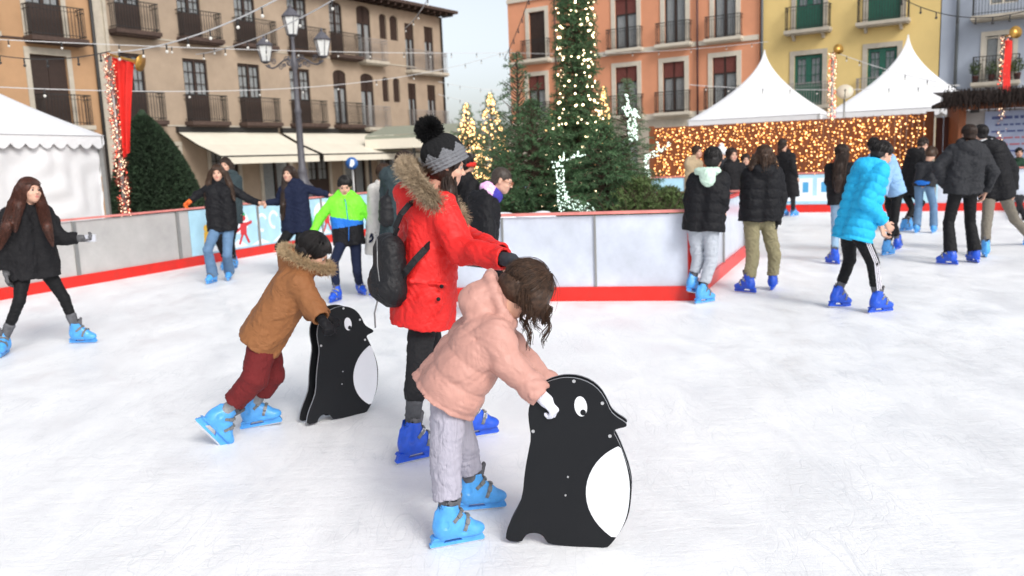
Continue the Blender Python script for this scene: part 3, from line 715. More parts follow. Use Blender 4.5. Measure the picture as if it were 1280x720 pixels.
# ---- low café terrace roofs between the ochre building and the lit trees, and distant wall
mb = MB(); c = at(528, 188, 39)
r = thing('cafe_canopy', (c.x, c.y, 0), 'low green edged canopy roof with cream valance beyond the ochre building', 'canopy')
fC = frame2((c.x, c.y, 0), (.97, -.2))
mb.box((-2.2, -1.4, 2.75), (2.2, 1.4, 2.88), fC); mb.add([fC(-2.2, 1.4, 2.9), fC(2.2, 1.4, 2.9), fC(2.2, -1.4, 3.4), fC(-2.2, -1.4, 3.4)], [(0, 1, 2, 3)]); part(mb, 'roof', mat('faded green roof', '8E9282', .8, var=.1), r)
mb = MB(); mb.box((-2.2, 1.401, 2.3), (2.2, 1.42, 2.74), fC); part(mb, 'valance', M_awn, r)
mb = MB()
for x in (-2.1, 0, 2.1): mb.box((x - .05, 1.2, -.08), (x + .05, 1.3, 2.75), fC); mb.box((x - .05, -1.3, -.08), (x + .05, -1.2, 2.75), fC)
part(mb, 'posts', M_iron, r)
mb = MB(); mb.box((-60, 86, -.1), (30, 92, 3.4)); mb.box((-60, 85.9, 3.41), (30, 92.1, 3.6)); solo(mb, 'distant_wall', M_stone, (0, 88, 0), 'distant pale stone wall closing the plaza', 'wall')
for k, px in enumerate((566, 577, 603, 628)):
    c = at(px, 195, 70); g = np.random.default_rng(k + 40); mb = MB(); b0 = Vector((c.x, c.y, -.1)); mb.tube([b0, b0 + Vector((0, 0, 3))], [.18, .12], 6)
    for j in range(26):
        a = g.uniform(0, 6.28); z = g.uniform(1.8, 3.2); p = b0 + Vector((0, 0, z)); l = g.uniform(1.2, 2.6); q = p + Vector((math.cos(a) * l * .5, math.sin(a) * l * .5, l * .8)); mb.tube([p, p.lerp(q, .5) + Vector((0, 0, .1)), q], [.05, .03, .012], 4)
        for e in range(3): q2 = p.lerp(q, g.uniform(.4, .9)); mb.tube([q2, q2 + Vector((g.normal() * .4, g.normal() * .4, .6))], [.02, .008], 3)
    solo(mb, 'bare_tree', M_bark, b0, 'far bare tree, ' + ['nearest to the ochre building corner', 'second from the ochre building corner', 'between the two lit trees', 'right next to the orange building'][k], 'tree', 'bare trees far beyond the plaza')
def V3_(v): return np.array([v[0], v[1], v[2]], float)
# ================================================================== TENTS
def pagoda(cx, cy, a, ze, za, ang, label, group, wall=False, expo=2.0):
    r = thing('pagoda_tent', (cx, cy, 0), label, 'tent', group); ca, sa = math.cos(ang), math.sin(ang)
    fr = lambda x, y, z: (cx + x * ca - y * sa, cy + x * sa + y * ca, z)
    V, F = [], []; n, m = 26, 8; per = 4 * m
    for i in range(n + 1):
        t = i / n; k = a * (1 - t) ** expo * .96 + a * .04 * (1 - t) + .02
        z = ze + (za - ze) * (t)
        for j in range(per):
            sd_, u = divmod(j, m); u = u / m * 2 - 1; sag = 1 - .05 * (1 - u * u) * math.sin(math.pi * t)
            x, y = [(u, -1), (1, u), (-u, 1), (-1, -u)][sd_]; V.append(fr(x * k * (sag if abs(y) < 1 else 1), y * k * (sag if abs(x) < 1 else 1), z))
    for i in range(n):
        for j in range(per): F.append((i * per + j, i * per + (j + 1) % per, (i + 1) * per + (j + 1) % per, (i + 1) * per + j))
    mb = MB(); mb.add(V, F); part(mb, 'roof', M_white, r, True)
    mb = MB(); N_ = 16
    for sd_ in range(4):
        for i in range(N_):
            u0, u1 = -1 + 2 * i / N_, -1 + 2 * (i + 1) / N_
            def w_(u, z, o=0):
                x, y = [(u, -1 - o), (1 + o, u), (-u, 1 + o), (-1 - o, -u)][sd_]; return fr(x * a, y * a, z)
            pts = [w_(u0, ze), w_(u1, ze)] + [w_(u0 + (u1 - u0) * q, ze - .16 - .10 * math.sin(math.pi * q), .004) for q in (1, .75, .5, .25, 0)]
            mb.add(pts, [tuple(range(len(pts)))])
    part(mb, 'valance', M_white, r)
    for x in (-1, 1):
        for y in (-1, 1): mb = MB(); mb.bar(fr(x * a * .985, y * a * .985, -.08), fr(x * a * .985, y * a * .985, ze), .08); part(mb, 'pole', M_alu, r)
    if wall:
        mb = MB(); g = np.random.default_rng(5); n = 60; m2 = 26
        for sd_ in range(4):
            V = []
            for i in range(n + 1):
                u = -1 + 2 * i / n
                for j in range(m2 + 1):
                    z = .0 + (ze - .05) * j / m2
                    o = .010 * math.sin(u * 9 + z * 1.4 + math.sin(z * 3 + u * 5)) + .005 * math.sin(u * 23 - z * 7 + 2 * math.sin(z * 4 + u * 9)) + .004 * math.sin(z * 13 + u * 19 + 3 * math.sin(u * 7)) - .012 * abs(math.sin(u * 4.7 + z * .3)) ** 6
                    x, y = [(u * .97, -.975 - o), (.975 + o, u * .97), (-u * .97, .975 + o), (-.975 - o, -u * .97)][sd_]; V.append(fr(x * a, y * a, z))
            mb.add(V, [(i * (m2 + 1) + j, (i + 1) * (m2 + 1) + j, (i + 1) * (m2 + 1) + j + 1, i * (m2 + 1) + j + 1) for i in range(n) for j in range(m2)])
        part(mb, 'wall', M_white, r, True)
    return r
dT = Vector((.3, .954, 0)).normalized(); nT = Vector((-dT.y, dT.x, 0)); cT = Vector((-8, 17, 0)) - dT * 2.5 + nT * 2.5
pagoda(cT.x, cT.y, 2.5, 2.38, 4.9, math.atan2(dT.y, dT.x), 'closed white tent with scalloped valance at the left edge', 'white tents', wall=True, expo=1.7)
aR = math.atan2(-.552, .834)
c = at(955, 150, 31); pagoda(c.x, c.y, 2.2, 2.72, 5.15, aR + .1, 'white pagoda tent left of the other, behind the curtain of lights', 'white tents', expo=1.75)
c = at(1132, 150, 29.5); pagoda(c.x, c.y, 2.25, 2.75, 5.3, aR + .1, 'white pagoda tent nearest the thatched hut, behind the curtain of lights', 'white tents', expo=1.75)

# ================================================================== BULBS
def bulbs(P, r, name, m, root, origin, n=6, k=4, jit=.3, seed=0):
    mb = MB(); mb.ball((0, 0, 0), 1, n, k); B = np.array(mb.V); g = np.random.default_rng(seed); P = np.asarray(P, float); rr = r * g.uniform(1 - jit, 1 + jit, (len(P), 1, 1))
    V = (P[:, None, :] + B[None] * rr).reshape(-1, 3); nf = len(B); F = []
    for i in range(len(P)): F += [tuple(q + i * nf for q in f) for f in mb.F]
    o = mesh_obj(name, V, F, m, root, smooth=True, origin=origin); o['kind'] = 'stuff'; return o
# curtain of lights on plank fence
fQ = frame2(tuple(at(818, 200, 27.0))[:2] + (0,), (.834, -.44)); q1 = sx(fQ, 1156, 190)
fz = onpl(fQ, 985, 151)[1]
r = thing('plank_fence', fQ(q1 / 2, 0, 0), 'brown plank fence covered with a curtain of warm lights behind the rink', 'fence')
mb = MB(); s = 0; g = np.random.default_rng(8)
while s < q1: mb.box((s + .004, -.03 - g.uniform(0, .01), -.08), (min(s + .14, q1), .0, fz), fQ); s += .145
part(mb, 'planks', M_wood, r)
mb = MB(); mb.box((q1 + .001, -.06, -.08), (q1 + .2, .05, fz + .05), fQ); mb.box((-.15, -.06, -.08), (-.001, .05, fz + .05), fQ); part(mb, 'post', M_wood, r)
P = []; wires = []
s = .08
while s < q1 - .03:
    ph = g.uniform(0, 6); z = fz - g.uniform(.0, .1); zb = .62 + g.uniform(0, .3) if g.random() < .85 else 1.2; w_ = []
    while z > zb:
        o = .05 + .025 * math.sin(z * 6 + ph); p = fQ(s + .03 * math.sin(z * 9 + ph) + g.normal() * .03, o, z); w_.append(p)
        if g.random() < .86: P.append((p[0], p[1], p[2] - .02))
        z -= g.uniform(.06, .13)
    wires.append(w_); s += g.uniform(.07, .12)
bulbs(P[::2], .0185, 'fairy_lights', M_warm, r, TH[r.name], seed=1, jit=.45); bulbs(P[1::2], .0165, 'fairy_lights', mat('dim warm bulb', (1, .42, .10), emit=1.7), r, TH[r.name], seed=6, jit=.5)
mb = MB()
for w_ in wires: len(w_) > 1 and mb.tube(w_, .004, 3)
part(mb, 'light_wires', M_brown, r)
fz2 = 2.3; mb = MB(); s = q1 + .25
while s < q1 + 3.2: mb.box((s, -.03, -.08), (s + .18, 0, fz2), fQ); s += .19
solo(mb, 'plank_screen', mat('red brown planks', '5A3226', .75, var=.25, vs=4, stretch=(6, 6, .6)), fQ(q1 + 1.5, 0, 0), 'red brown plank screen between the curtain of lights and the hut', 'fence')

p = V3_(at(957, 176, 26.2)); mb = MB()
for sg in (-1, 1): mb.ball((p[0] + sg * .17, p[1], p[2]), (.17, .06, .12), 12, 8)
mb.ball(tuple(p), (.06, .07, .06), 10, 6)
for sg in (-1, 1): mb.poly_prism([(-.05 + sg * .06, -.02), (.03 + sg * .06, -.02), (.08 + sg * .16, -.34), (-.06 + sg * .16, -.30)], lambda a, b_, d: (p[0] + a, p[1] - d, p[2] + b_), -.03, .0)
solo(mb, 'red_bow', M_banner, tuple(p), 'red fabric bow on the curtain of lights', 'bow', smooth=True)
# ================================================================== HUT (right)
hc = at(1196, 200, 21.2); fH = frame2((hc.x, hc.y, 0), (.93, -.36))
r = thing('market_hut', fH(2, 0, 0), 'dark wooden hut with brushwood roof edge at the right edge', 'hut')
mb = MB(); zt = onpl(fH, 1230, 128)[1]
mb.box((0, -.12, -.08), (.16, .04, zt), fH); mb.box((4.6, -.12, -.08), (4.8, .04, zt), fH); mb.box((0.161, -.1, zt - .16), (4.6, .02, zt), fH); mb.box((0.02, -2.6, -.08), (.1, -.13, zt), fH)
part(mb, 'frame', M_wood, r)
mb = MB(); mb.box((-.35, -2.8, zt + .002), (5.0, .45, zt + .10), fH); mb.add([fH(-.35, .45, zt + .101), fH(5, .45, zt + .101), fH(5, -2.8, zt + .45), fH(-.35, -2.8, zt + .45)], [(0, 1, 2, 3)])
rf = part(mb, 'roof', mat('dark thatch', '241A16', .95, var=.4, vs=9), r)
N_ = 2600; s_ = g.uniform(-.4, 5, N_); A = np.array([fH(a, .42 + g.uniform(-.15, .12), zt + .1 + g.uniform(-.02, .25)) for a in s_]); B_ = A + np.stack([g.normal(0, .05, N_), g.normal(0, .03, N_), -g.uniform(.12, .34, N_)], 1)
V, F = tubes(np.stack([A, (A + B_) / 2 + g.normal(0, .01, (N_, 3)), B_], 1), .008, 3); mesh_obj('brushwood_fringe', V, F, MATS['dark thatch'], rf, smooth=False, origin=TH[r.name])
mb = MB(); mb.box((.162, -.16, .0), (4.6, -.12, zt - .17), fH); part(mb, 'back_board', mat('beige board', '8F8A86', .8, var=.1), r)
sg0 = sx(fH, 1232, 150); mb = MB(); mb.box((sg0, -.118, .9), (4.5, -.10, zt - .22), fH); sg = part(mb, 'sign_panel', mat('pale blue sign', '8C96AE', .5, var=.08), r)
mb = MB(); z = zt - .42; k = 0
while z > 1.2:
    mb = MB(); x = sg0 + .15 + (.08 if k % 2 else 0)
    while x < 4.2:
        w_ = g.uniform(.05, .22); mb.box((x, -.098, z), (x + w_, -.094, z + (.07 if k == 0 else .045)), fH, 1 if k in (3, 4) else 0); x += w_ + .04
    part(mb, 'small_print', [mat('faded blue ink', '3F4C7C', .6, var=0), mat('faded red ink', '9A5B68', .6, var=0)], r, parent=sg); z -= .16; k += 1
mb = MB(); mb.box((sx(fH, 1214, 130), -.119, onpl(fH, 1214, 141)[1]), (sx(fH, 1225, 130), -.09, onpl(fH, 1214, 131)[1]), fH); part(mb, 'loudspeaker', M_iron, r)
mb = MB(); mb.box((.2, -.09, 0), (4.6, .2, 1.0), fH); mb.box((.15, -.12, 1.001), (4.65, .3, 1.05), fH); part(mb, 'counter', M_wood, r)

# ================================================================== POLES WITH TRUMPETS
def trumpet_pole(px, py, Y, ptop, bell_d, label, banner, rad=.04, zb=None, headon=False):
    p = at(px, py, Y); t = at(ptop[0], ptop[1], Y); base = Vector((t.x, t.y, -.08)); r = thing('garland_pole', base, label, 'pole', 'garland poles with trumpets')
    mb = MB(); mb.tube([base, Vector((t.x, t.y, t.z))], [rad, rad * .8], 10); part(mb, 'pole', M_alu, r, True)
    g = np.random.default_rng(int(px)); z = .6; P, Q = [], []; a = 0; H = t.z
    A, B_ = [], []
    while z < H:
        a = g.uniform(0, 6.28); rr = rad + g.uniform(.02, .06); c = (t.x + rr * math.cos(a), t.y + rr * math.sin(a), z); (P if g.random() < .8 else Q).append(c); z += .009 * (Y / 16)
        for _ in range(5): d = g.normal(size=3); d /= np.linalg.norm(d); A.append(c); B_.append(np.array(c) + d * .06)
    bulbs(P, .012 * Y / 18, 'fairy_lights', mat('soft warm bulb', (1, .74, .50), emit=1.6), r, base, seed=2, jit=.5); bulbs(Q, .016 * Y / 18, 'fairy_lights', mat('red bulb', (1, .12, .06), emit=1.2), r, base, seed=3)
    A, B_ = np.array(A), np.array(B_); V, F = tubes(np.stack([A, B_], 1), .004, 3); mesh_obj('tinsel', V, F, mat('tinsel', '9A4438' if banner != 'plain' else '8A6A50', .35, metal=.5, var=.4, vs=30), r, smooth=False, origin=base)
    # trumpet: tube, bell and mouthpiece
    d = Vector(bell_d); e = t + d; mb = MB(); n = 12; pts = [t.lerp(e, i / n) for i in range(n + 1)]; rs = [.018 + .012 * (i / n) + .10 * max(0, (i / n - .72) / .28) ** 2.0 for i in range(n + 1)]
    mb.tube(pts, rs, 16); mb.ball(tuple(t), .03); u = d.normalized(); mb.tube([e - u * .012, e + u * .012], [.145, .15], 18); part(mb, 'trumpet', M_gold, r, True)
    if banner == 'cloth':
        mb = MB(); V = []; n, m = 16, 26
        for i in range(n + 1):
            for j in range(m + 1):
                u_ = i / n; v = j / m; gat = 1 - .62 * v ** .8; q = t.lerp(e, .10 + .66 * u_ * gat)
                V.append((q.x, q.y + .05 * math.sin(u_ * 14 + v * 2), q.z - .03 - v * 1.75 * (1 - .1 * u_)))
        mb.add(V, [(i * (m + 1) + j, (i + 1) * (m + 1) + j, (i + 1) * (m + 1) + j + 1, i * (m + 1) + j + 1) for i in range(n) for j in range(m)]); part(mb, 'banner', M_banner, r, True)
    if banner == 'strip':
        mb = MB(); V = [(t.x + x, t.y - .13 - .02 * math.sin(j), t.z - .1 - j * .15) for j in range(9) for x in (-.09, 0, .09)]
        mb.add(V, [(3 * j + i, 3 * j + i + 1, 3 * j + i + 4, 3 * j + i + 3) for j in range(8) for i in range(2)]); part(mb, 'banner', M_banner, r, True)
trumpet_pole(150, 260, 15.0, (136, 68), (.55, -.05, -.17), 'white pole wound with lights, with gold trumpet and red banner, by the white tent', 'cloth', .035)
trumpet_pole(1041, 140, 25.5, (1041, 66), (.0, -.42, .05), 'light wound pole with gold trumpet between the two pagoda tents', 'plain', .05)
trumpet_pole(1257, 108, 21.0, (1257, 46), (.0, -.4, .05), 'light wound pole with gold trumpet and red strip above the hut', 'strip', .05)
# satellite dish on a tripod pole
p = at(1056, 116, 25.8); b0 = Vector((p.x, p.y, -.08)); r = thing('satellite_dish', b0, 'cream satellite dish on a pole beside the garland pole', 'satellite dish')
mb = MB(); R3 = axes(200, 20); prof = [(.24 * i / 8, .07 * (i / 8) ** 2) for i in range(9)]
fr = lambda x, y, z: tuple(Vector((p.x, p.y, p.z)) + Vector(R3[:, 0]) * x + Vector(R3[:, 2]) * y * .95 + Vector(R3[:, 1]) * z)
mb.lathe([(q[0] + .001, q[1]) for q in prof] + [(.24, .085), (.001, .02)], n=28, fr=fr); part(mb, 'dish', mat('cream metal', 'CFC6B2', .5, var=.05), r, True)
mb = MB(); mb.tube([b0, Vector((p.x, p.y + .03, p.z - .05))], .03, 8); part(mb, 'pole', M_alu, r, True)
mb = MB(); mb.tube([fr(0, -.22, .05), fr(0, -.05, .3)], .01, 6); mb.ball(fr(0, -.05, .3), .03); part(mb, 'receiver', M_iron, r, True)

# ================================================================== LAMP POST
b0 = at(378, 215, 24.0); b0 = Vector((b0.x, b0.y, -.08)); tp = at(372, 30, 24.0); zc = at(370, 80, 24).z
r = thing('street_lamp', b0, 'wrought iron street lamp with three lanterns in front of the awnings', 'street lamp')
mb = MB(); mb.lathe([(.34, 0), (.34, .25), (.26, .32), (.24, 1.1), (.28, 1.16), (.17, 1.3), (.13, 1.55), (.15, 1.6), (.10, 1.7), (.085, 3.2), (.11, 3.25), (.075, 3.35), (.065, zc - .1), (.10, zc), (.10, zc + .2), (.06, zc + .3), (.045, zc + .75), (.07, zc + .8)], tuple(b0), 16); part(mb, 'post', M_lamp, r, True)
def lantern(c, s, root):
    mb = MB(); mb.lathe([(.05 * s, 0), (.13 * s, .05 * s), (.13 * s, .07 * s), (.02 * s, .08 * s)], c, 12); mb.lathe([(.235 * s, .50 * s), (.25 * s, .53 * s), (.17 * s, .62 * s), (.10 * s, .70 * s), (.03 * s, .75 * s), (.035 * s, .79 * s), (.005 * s, .86 * s)], c, 12)
    for k in range(6):
        a = k * math.pi / 3; mb.bar((c[0] + .13 * s * math.cos(a), c[1] + .13 * s * math.sin(a), c[2] + .06 * s), (c[0] + .235 * s * math.cos(a), c[1] + .235 * s * math.sin(a), c[2] + .52 * s), .018 * s)
    l = part(mb, 'lantern', M_lamp, root)
    mb = MB(); mb.lathe([(.12 * s, .07 * s), (.222 * s, .50 * s)], c, 6); part(mb, 'lantern_glass', M_lglass, root, parent=l)
C0 = Vector((b0.x, b0.y, 0)); lantern((C0.x, C0.y, b0.z + zc + .8), 1.05, r)
mb = MB(); arm = Vector((.93, -.36, 0)); 
for d in (arm, -arm, Vector((.36, .93, 0)), Vector((-.36, -.93, 0))):
    if abs(d.x) < .5: d = d * .35
    P = [C0 + Vector((0, 0, zc + b0.z + .12)) + d * t + Vector((0, 0, .10 * math.sin(t * 6.5))) for t in np.linspace(0, .95, 16)]; mb.tube(P, .022, 6)
    for k, (t0, rr, sg_) in enumerate(((.22, .11, 1), (.45, .10, -1), (.68, .09, 1), (.33, .06, -1), (.85, .055, -1))):
        c = C0 + d * t0 + Vector((0, 0, zc + b0.z + .12 + sg_ * rr * .8)); sp = [c + d * (rr * (1 - i / 26) * math.cos(i * .5)) + Vector((0, 0, rr * (1 - i / 26) * math.sin(i * .5))) for i in range(22)]; mb.tube(sp, .012, 5)
part(mb, 'scroll_arms', M_lamp, r, True)
for d in (arm, -arm):
    c = C0 + d * .95; c.z = zc + b0.z + .16; lantern(tuple(c), .95, r)

# small blue sign
p = at(440, 204, 21); r = thing('street_sign', (p.x, p.y, -.08), 'small round blue sign on a grey post behind the boy in green', 'sign')
mb = MB(); mb.tube([(p.x, p.y + .03, -.08), (p.x, p.y + .03, p.z)], .03, 8); part(mb, 'post', M_alu, r, True)
mb = MB(); fr = lambda x, y, z: (p.x + x, p.y - z, p.z + y); mb.lathe([(.001, 0), (.15, 0), (.15, .02), (.001, .021)], n=24, fr=fr); part(mb, 'sign_disc', mat('sign blue', '2E5FA0', .5, var=.1), r, True)
mb = MB(); mb.poly_prism([(-.06, -.07), (.0, -.1), (.07, -.02), (.05, .08), (-.02, .1)], lambda a, b_, d: (p.x + a, p.y - d, p.z + b_), .022, .026); part(mb, 'white_symbol', M_prw, r)

# ================================================================== CONIFERS
def fir(name, base, H, R, label, cat, group=None, z0=.05, prof=None, nb=260, twl=.5, needle=.04, m=None, seed=0, droop=.25, lights=None, nl=0, lr=.014, trunk=True, lspread=1.0, lz=0):
    """trunk, drooping branches with side twigs, and needles as thin blades"""
    g = np.random.default_rng(seed); base = Vector(base); r = thing(name, base, label, cat, group); prof = prof or (lambda u: (1 - u) ** .8)
    mb = MB(); mb.tube([base + Vector((g.normal() * .01, g.normal() * .01, H * i / 6)) for i in range(7)], [max(.008, R * .07 * (1 - i / 6.5)) for i in range(7)], 8)
    NA, NB_, AX = [], [], []; LP = []
    for i in range(nb):
        u = z0 + (1 - z0) * (i + g.uniform(0, 1)) / nb; u = u ** 1.05; z = H * u; L = R * prof(u) * g.uniform(.55, 1.22); a = i * 2.39996 + g.uniform(-.3, .3)
        d = np.array([math.cos(a), math.sin(a), 0]); rise = g.uniform(-.1, .35) + .5 * u; K = 8
        tt = np.linspace(0, 1, K); pts = np.array([base.x, base.y, base.z + z]) + np.outer(tt, d) * L + np.outer(np.zeros(K), d); pts[:, 2] += L * (rise * tt - droop * tt ** 2 * (1.4 - u))
        mb.tube([tuple(p) for p in pts[::2]] + [tuple(pts[-1])], [.012, .009, .007, .005, .003], 4)
        side = np.cross(d, [0, 0, 1]); n_tw = max(3, int(L / (.055 if L > .3 else .045)))
        for j in range(n_tw):
            t = g.uniform(.18, 1) ** .8; k = t * (K - 1); i0 = int(min(k, K - 2)); p = pts[i0] + (pts[i0 + 1] - pts[i0]) * (k - i0); sg_ = 1 if j % 2 else -1
            l = twl * L * (1.05 - t) * g.uniform(.5, 1.1) + .07; td = d * g.uniform(.6, 1.1) + side * sg_ * g.uniform(.5, 1.0) + np.array([0, 0, g.uniform(-.25, .2)]); td /= np.linalg.norm(td)
            nn = max(6, int(l / .0085)); q = g.uniform(0, 1, (nn, 1)); S0 = p + td * l * q; S0[:, 2] -= (q[:, 0] ** 2) * l * .2
            nd = g.normal(size=(nn, 3)); nd -= np.outer(nd @ td, td); nd /= np.linalg.norm(nd, axis=1, keepdims=True); nd = nd * .85 + td * .6; NA.append(S0); NB_.append(S0 + nd * needle * g.uniform(.7, 1.2, (nn, 1)))
        if nl: LP.append(pts[int(K * g.uniform(.55, .99))] + g.normal(0, .015, 3))
    part(mb, 'trunk', M_bark, r)
    A, B_ = np.concatenate(NA), np.concatenate(NB_); n = len(A); T = B_ - A; W = np.cross(T, g.normal(size=(n, 3))); W /= np.linalg.norm(W, axis=1, keepdims=True) + 1e-9; W *= needle * .11
    V = np.stack([A - W, A + W, B_], 1).reshape(-1, 3); mesh_obj('crown', V, np.arange(3 * n).reshape(n, 3), m or M_fir, r, smooth=False, origin=base)
    if nl:
        P = []
        for i in range(nl):
            u = lz + (1 - lz) * g.uniform(0, 1) ** 1.15; a = g.uniform(0, 6.28); rr = R * prof(u) * g.uniform(.7, 1.0) * lspread; P.append((base.x + rr * math.cos(a), base.y + rr * math.sin(a), base.z + H * u))
        bulbs(P, lr, 'fairy_lights', lights, r, base, seed=seed, jit=.35)
    return r
def gp(px, Y, z=.45): p = at(px, 250, Y); return (p.x, p.y, z)
tallp = lambda u: (.62 * (1 - u / .33) + .36 if u < .33 else .36 - .12 * (u - .33)) if u < .97 else .2
fir('christmas_tree', gp(725, 12.0), 6.2, .78, 'tall slim christmas tree with warm white lights in the middle of the island', 'christmas tree', prof=tallp, nb=1500, needle=.05, seed=1, lights=M_warmw, nl=620, lr=.0135, droop=.1, lspread=1.03, m=M_fir)
fir('fir_tree', gp(668, 11.6), 1.95, .95, 'broad dark fir left of the tall christmas tree', 'fir', 'firs on the island', nb=300, seed=2, prof=lambda u: min(1, 1.25 * (1 - u) ** .9), needle=.045)
fir('fir_tree', gp(757, 10.9), 1.55, .80, 'bushy dark fir in the front of the island, right of the white light deer', 'fir', 'firs on the island', nb=330, seed=3, prof=lambda u: min(1, .6 + u * 1.2) * min(1, 1.7 * (1 - u)) , needle=.045, droop=.35)
fir('fir_tree', gp(652, 12.6), 2.7, .7, 'loose fir with long upright side shoots at the left back of the island', 'fir', 'firs on the island', nb=150, seed=4, m=M_fir2, needle=.05, droop=-.35)
fir('fir_tree', gp(700, 12.7), 2.0, .7, 'fir with a few warm lights behind and left of the tall tree', 'fir', 'firs on the island', nb=190, seed=5, lights=M_warm, nl=26, m=M_fir2)
fir('fir_tree', gp(786, 12.4), 2.25, .62, 'grey green fir behind the bushy front fir', 'fir', 'firs on the island', nb=170, seed=6, m=M_fir2)
fir('fir_tree', gp(636, 11.2), 1.25, .5, 'small low fir behind the boy with glasses', 'fir', 'firs on the island', nb=200, seed=7)
fir('low_conifer', gp(800, 10.4), .85, .50, 'low grassy green conifer next to the bushy front fir', 'shrub', 'low conifers at the right end of the island', nb=240, seed=8, m=mat('bright needles', (.10, .15, .045), .7, var=.4), prof=lambda u: .9 * (1 - u) + .1, droop=-.6, needle=.05)
fir('low_conifer', gp(838, 10.5), .72, .46, 'low grassy green conifer at the right corner of the island', 'shrub', 'low conifers at the right end of the island', nb=220, seed=9, m=MATS['bright needles'], prof=lambda u: .9 * (1 - u) + .1, droop=-.6, needle=.05)
fir('lit_tree', gp(588, 21.0, 0), 3.0, .92, 'small fir thick with orange lights, left one of the two beyond the rink', 'christmas tree', 'lit firs beyond the rink', nb=190, seed=10, lights=M_warm, nl=300, lr=.021, m=M_fir2, needle=.06, lspread=.85, lz=.1)
fir('lit_tree', gp(618, 20.0, 0), 3.15, .95, 'small fir thick with orange lights, right one of the two beyond the rink', 'christmas tree', 'lit firs beyond the rink', nb=190, seed=11, lights=M_warm, nl=340, lr=.021, m=M_fir2, needle=.06, lspread=.85, lz=.1)
fir('lit_tree', gp(757, 20.0, 0), 3.2, .55, 'fir with orange lights showing right beside the tall tree', 'christmas tree', 'lit firs beyond the rink', nb=200, seed=12, lights=M_warm, nl=260, lr=.021, m=M_fir2, needle=.06, lspread=.9)
# white light figures
def light_figure(segs, label, nb, lr, seed, group='white light deer'):
    """segs: (p, q, r) bones in world space; bulbs over a wire skin"""
    g = np.random.default_rng(seed); c = Vector(segs[0][0]); r = thing('light_deer', (c.x, c.y, .45), label, 'light figure', group); mb = MB(); P = []
    tot = sum((Vector(b_) - Vector(a)).length * (k + .03) for a, b_, k in segs)
    for a, b_, k in segs:
        a, b_ = Vector(a), Vector(b_); d = (b_ - a); L = d.length; d.normalize(); u = d.orthogonal().normalized(); v = d.cross(u)
        mb.tube([a + d * L * t + (u * math.cos(t * L * 60) + v * math.sin(t * L * 60)) * k for t in np.linspace(0, 1, max(3, int(L * 50)))], .004, 3)
        for _ in range(int(nb * L * (k + .03) / tot)): an = g.uniform(0, 6.28); P.append(tuple(a + d * g.uniform(0, L) + (u * math.cos(an) + v * math.sin(an)) * k * g.uniform(.7, 1)))
    part(mb, 'wire_frame', M_fir, r); bulbs(P, lr, 'fairy_lights', M_coldw, r, Vector((c.x, c.y, .45)), seed=seed)
A_ = lambda px, py, Y=10.35: tuple(at(px, py, Y))
light_figure([(A_(705, 262), A_(702, 238), .075), (A_(702, 240), A_(699, 206), .055), (A_(702, 204), A_(690, 206), .04), (A_(704, 252), A_(738, 262, 10.6), .07), (A_(700, 200), A_(712, 200), .012), (A_(710, 201), A_(724, 190), .012), (A_(716, 196), A_(732, 194), .01), (A_(704, 200), A_(704, 190), .01), (A_(704, 262), A_(703, 268), .03), (A_(740, 262, 10.6), A_(744, 266, 10.6), .02)], 'sitting deer of white lights in front of the firs', 300, .0085, 1)
light_figure([(A_(792, 176, 12.2), A_(788, 140, 12.2), .07), (A_(788, 142, 12.2), A_(780, 132, 12.2), .05), (A_(786, 134, 12.2), A_(783, 118, 12.2), .015), (A_(790, 138, 12.2), A_(797, 150, 12.2), .05)], 'tall figure of white lights behind the grey green fir', 170, .011, 2)
light_figure([(A_(838, 178, 11.4), A_(826, 190, 11.4), .02), (A_(826, 190, 11.4), A_(806, 196, 11.4), .04), (A_(806, 196, 11.4), A_(812, 232, 11.4), .03), (A_(826, 190, 11.4), A_(820, 176, 11.4), .012), (A_(812, 232, 11.4), A_(808, 246, 11.4), .02)], 'branching figure of white lights at the right end of the island', 110, .010, 3)

# clipped yew cone
p = at(200, 230, 21); b0 = Vector((p.x, p.y, -.08)); r = thing('topiary_cone', b0, 'large dark clipped yew cone beside the white tent', 'topiary')
mb = MB(); mb.tube([b0, b0 + Vector((0, 0, .5))], .1, 8); part(mb, 'trunk', M_bark, r, True)
V_, F_t = [], []; H = at(183, 143, 21).z + .08; g = np.random.default_rng(4); n = 42000; u = g.uniform(0, 1, n) ** 1.25; rr = 1.14 * (1 - np.clip(u, 0, 1) ** 1.7) ** .72 * (1 - .12 * (u < .08)) * g.uniform(.9, 1.02, n); a = g.uniform(0, 6.28, n)
P = np.stack([b0.x - .28 * u + rr * np.cos(a), b0.y + rr * np.sin(a), b0.z + .15 + (H - .15) * u], 1); d = g.normal(size=(n, 3)) * .6 + np.stack([np.cos(a), np.sin(a), np.full(n, .4)], 1); d /= np.linalg.norm(d, axis=1, keepdims=True); wv = np.cross(d, g.normal(size=(n, 3))); wv /= np.linalg.norm(wv, axis=1, keepdims=True)
V = np.stack([P - wv * .022, P + wv * .022, P + d * .085], 1).reshape(-1, 3)
s_ = SDF((b0.x - 1.4, b0.y - 1.4, b0.z), (b0.x + 1.4, b0.y + 1.4, H + .3), .07)
for q in np.linspace(0, .97, 14): rq = 1.06 * (1 - q ** 1.7) ** .72; s_.ell((b0.x - .28 * q, b0.y, b0.z + .15 + (H - .15) * q), (rq * .93, rq * .93, .25), k=.15)
Vs, Fs = s_.mesh(); mesh_obj('crown', np.concatenate([V, Vs]), [tuple(q) for q in np.arange(3 * n).reshape(n, 3)] + [tuple(q + 3 * n) for q in Fs], M_top, r, smooth=False, origin=b0)

